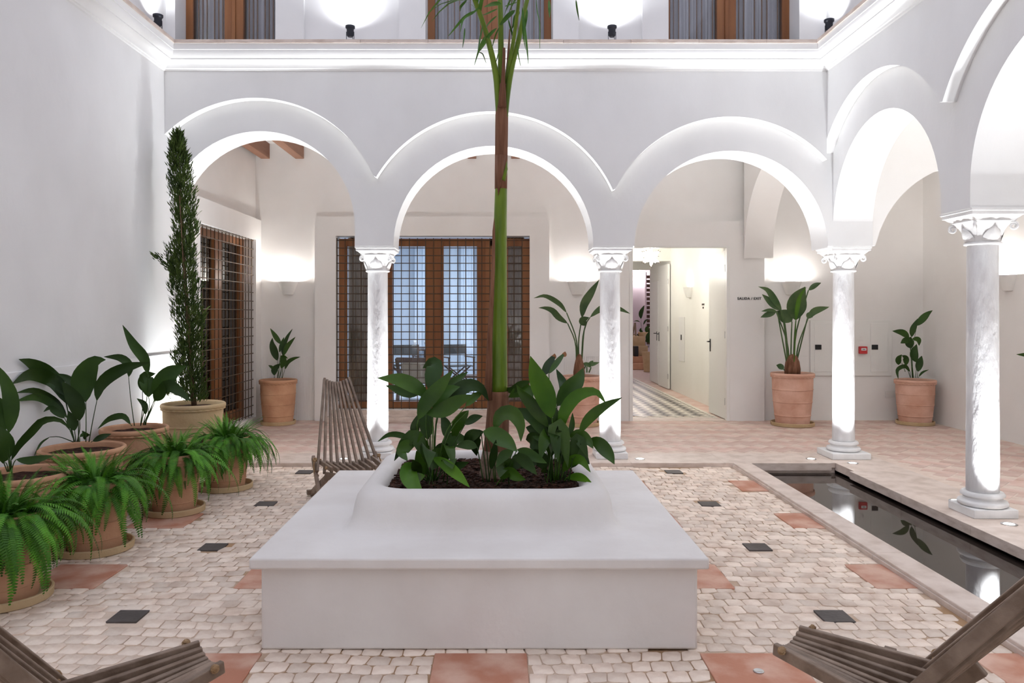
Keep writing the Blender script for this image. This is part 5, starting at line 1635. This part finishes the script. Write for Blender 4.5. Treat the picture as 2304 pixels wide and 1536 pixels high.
# ------------------------------------------------------------------ folding slat chairs
def stick_chair(x, y, f, label, top_w=.21, piv_w=.48, front_w=.21, piv_z=.36, top_z=.90, lean=.48, seat_l=.46, front_z=.46, nb=10, bar_front=False, legs=True, z0=GZ):
    """f: unit facing direction (fx, fy). Back slats are long and tight at the top, seat slats interleave with them at the pivot."""
    fv = Vector((f[0], f[1], 0)).normalized()
    e = empty('folding_slat_chair', (x, y, z0), math.atan2(-fv.x, fv.y), label=label, cat='chair', group='weathered slat chairs round the planter')
    # local frame: +Y faces forward
    sl_w, sl_t = .020, .038
    def dish(q): return .045 * (abs(q) ** 1.8)
    for i in range(nb):
        q = -1 + 2 * i / (nb - 1)
        top = Vector((q * top_w / 2, -lean + .03 * (1 - abs(q)) * -1, top_z + dish(q) * .9))
        piv = Vector((q * piv_w / 2, 0, piv_z + dish(q)))
        low = piv + (piv - top).normalized() * .10
        low.x = q * (piv_w / 2 + .01)
        MB().bar(low, top, sl_w, sl_t, up=(0, 1, .3)).build('back_slat', M['wood_chair'], e, bevel=.004)
    ns = nb - 1
    for i in range(ns):
        q = (-1 + 2 * (i + .5) / (nb - 1))
        fr_ = Vector((q * front_w / 2, seat_l, front_z + dish(q) * .8))
        rr = Vector((q * piv_w / 2, -.05, piv_z + dish(q) - .01))
        MB().bar(rr, fr_, sl_w, sl_t, up=(0, 0, 1)).build('seat_slat', M['wood_chair'], e, bevel=.004)
    if bar_front: yb, zb2 = seat_l + .0, front_z - .05
    else: yb, zb2 = .14, piv_z - .035
    bw = (front_w if bar_front else piv_w) / 2 + .03
    pts = [(bw * q, yb, zb2 + dish(q) * .9) for q in (-1, -.6, -.2, .2, .6, 1)]
    mb = MB()
    for a, b in zip(pts[:-1], pts[1:]): mb.bar(a, b, .035, .055, up=(0, 0, 1))
    mb.build('cross_bar', M['wood_chair'], e)
    if legs:
        for s in (-1, 1):
            MB().bar((s * (piv_w / 2 + .015), .34, 0.012), (s * (piv_w / 2 + .015), -.12, piv_z + .05), .026, .05, up=(0, 1, 0)).build('leg', M['wood_chair'], e, bevel=.004)
            MB().bar((s * (piv_w / 2 - .02), -.42, 0.018), (s * (piv_w / 2 - .02), .30, zb2 + .0), .026, .05, up=(0, 1, 0)).build('leg', M['wood_chair'], e, bevel=.004)
        MB().bar((-piv_w / 2 - .02, -.42, .03), (piv_w / 2 + .02, -.42, .03), .045, .04).build('foot_bar', M['wood_chair'], e, bevel=.004)
    # ropes with knots
    def knot(mb, c, r=.014):
        c = Vector(c)
        for k in range(3):
            ax = Vector((random.uniform(-1, 1), random.uniform(-1, 1), random.uniform(-1, 1))).normalized()
            s = ax.orthogonal().normalized(); u = ax.cross(s)
            mb.tube([c + (s * math.cos(a) + u * math.sin(a)) * r * .8 for a in [2 * math.pi * j / 10 for j in range(11)]], .0065, 6)
    rp = MB()
    s = -1
    tp = Vector((-top_w / 2 - .014, -lean * .96, top_z - .02))
    rp.tube([tp + Vector((.03, 0, 0)), tp, tp + Vector((-.006, 0, -.05)), tp + Vector((-.003, .0, -.12)), tp + Vector((0, 0, -.17))], .006, 6)
    knot(rp, tp); knot(rp, tp + Vector((-.004, 0, -.10))); knot(rp, tp + Vector((0, 0, -.17)))
    rp.build('rope', M['rope'], e, smooth=180)
    for s in (-1, 1):
        rp = MB()
        tp = Vector((s * (piv_w / 2 + .02), 0, piv_z + .05))
        rp.tube([tp + Vector((-s * .05, .0, 0)), tp, tp + Vector((s * .012, .02, -.04)), tp + Vector((s * .006, .03, -.10)), tp + Vector((-s * .01, .04, -.12))], .0065, 6)
        knot(rp, tp, .017); knot(rp, tp + Vector((-s * .01, .04, -.12)))
        rp.build('rope', M['rope'], e, smooth=180)
    for s in (-1, 1):
        rp = MB(); tp = Vector((s * (front_w / 2 + .014), seat_l - .035, front_z + .04)); knot(rp, tp, .010)
        rp.build('rope', M['rope'], e, smooth=180)
    return e


stick_chair(-1.23, 6.30, (.38, -.92), 'grey weathered slat chair behind the left corner of the planter bench', front_w=.44, seat_l=.40, front_z=.34, piv_z=.33, lean=.46, top_z=.95, bar_front=True)
stick_chair(1.22, 2.27, (-.72, .69), 'grey weathered slat chair in the near right corner, back rising out of frame', piv_z=.42, lean=.48, top_z=1.02, seat_l=.38, front_z=.455, piv_w=.46)
stick_chair(-1.18, 2.16, (.75, .66), 'grey weathered slat chair in the near left corner, seat front showing', piv_z=.40, lean=.48, top_z=1.0, seat_l=.38, front_z=.455, piv_w=.46)
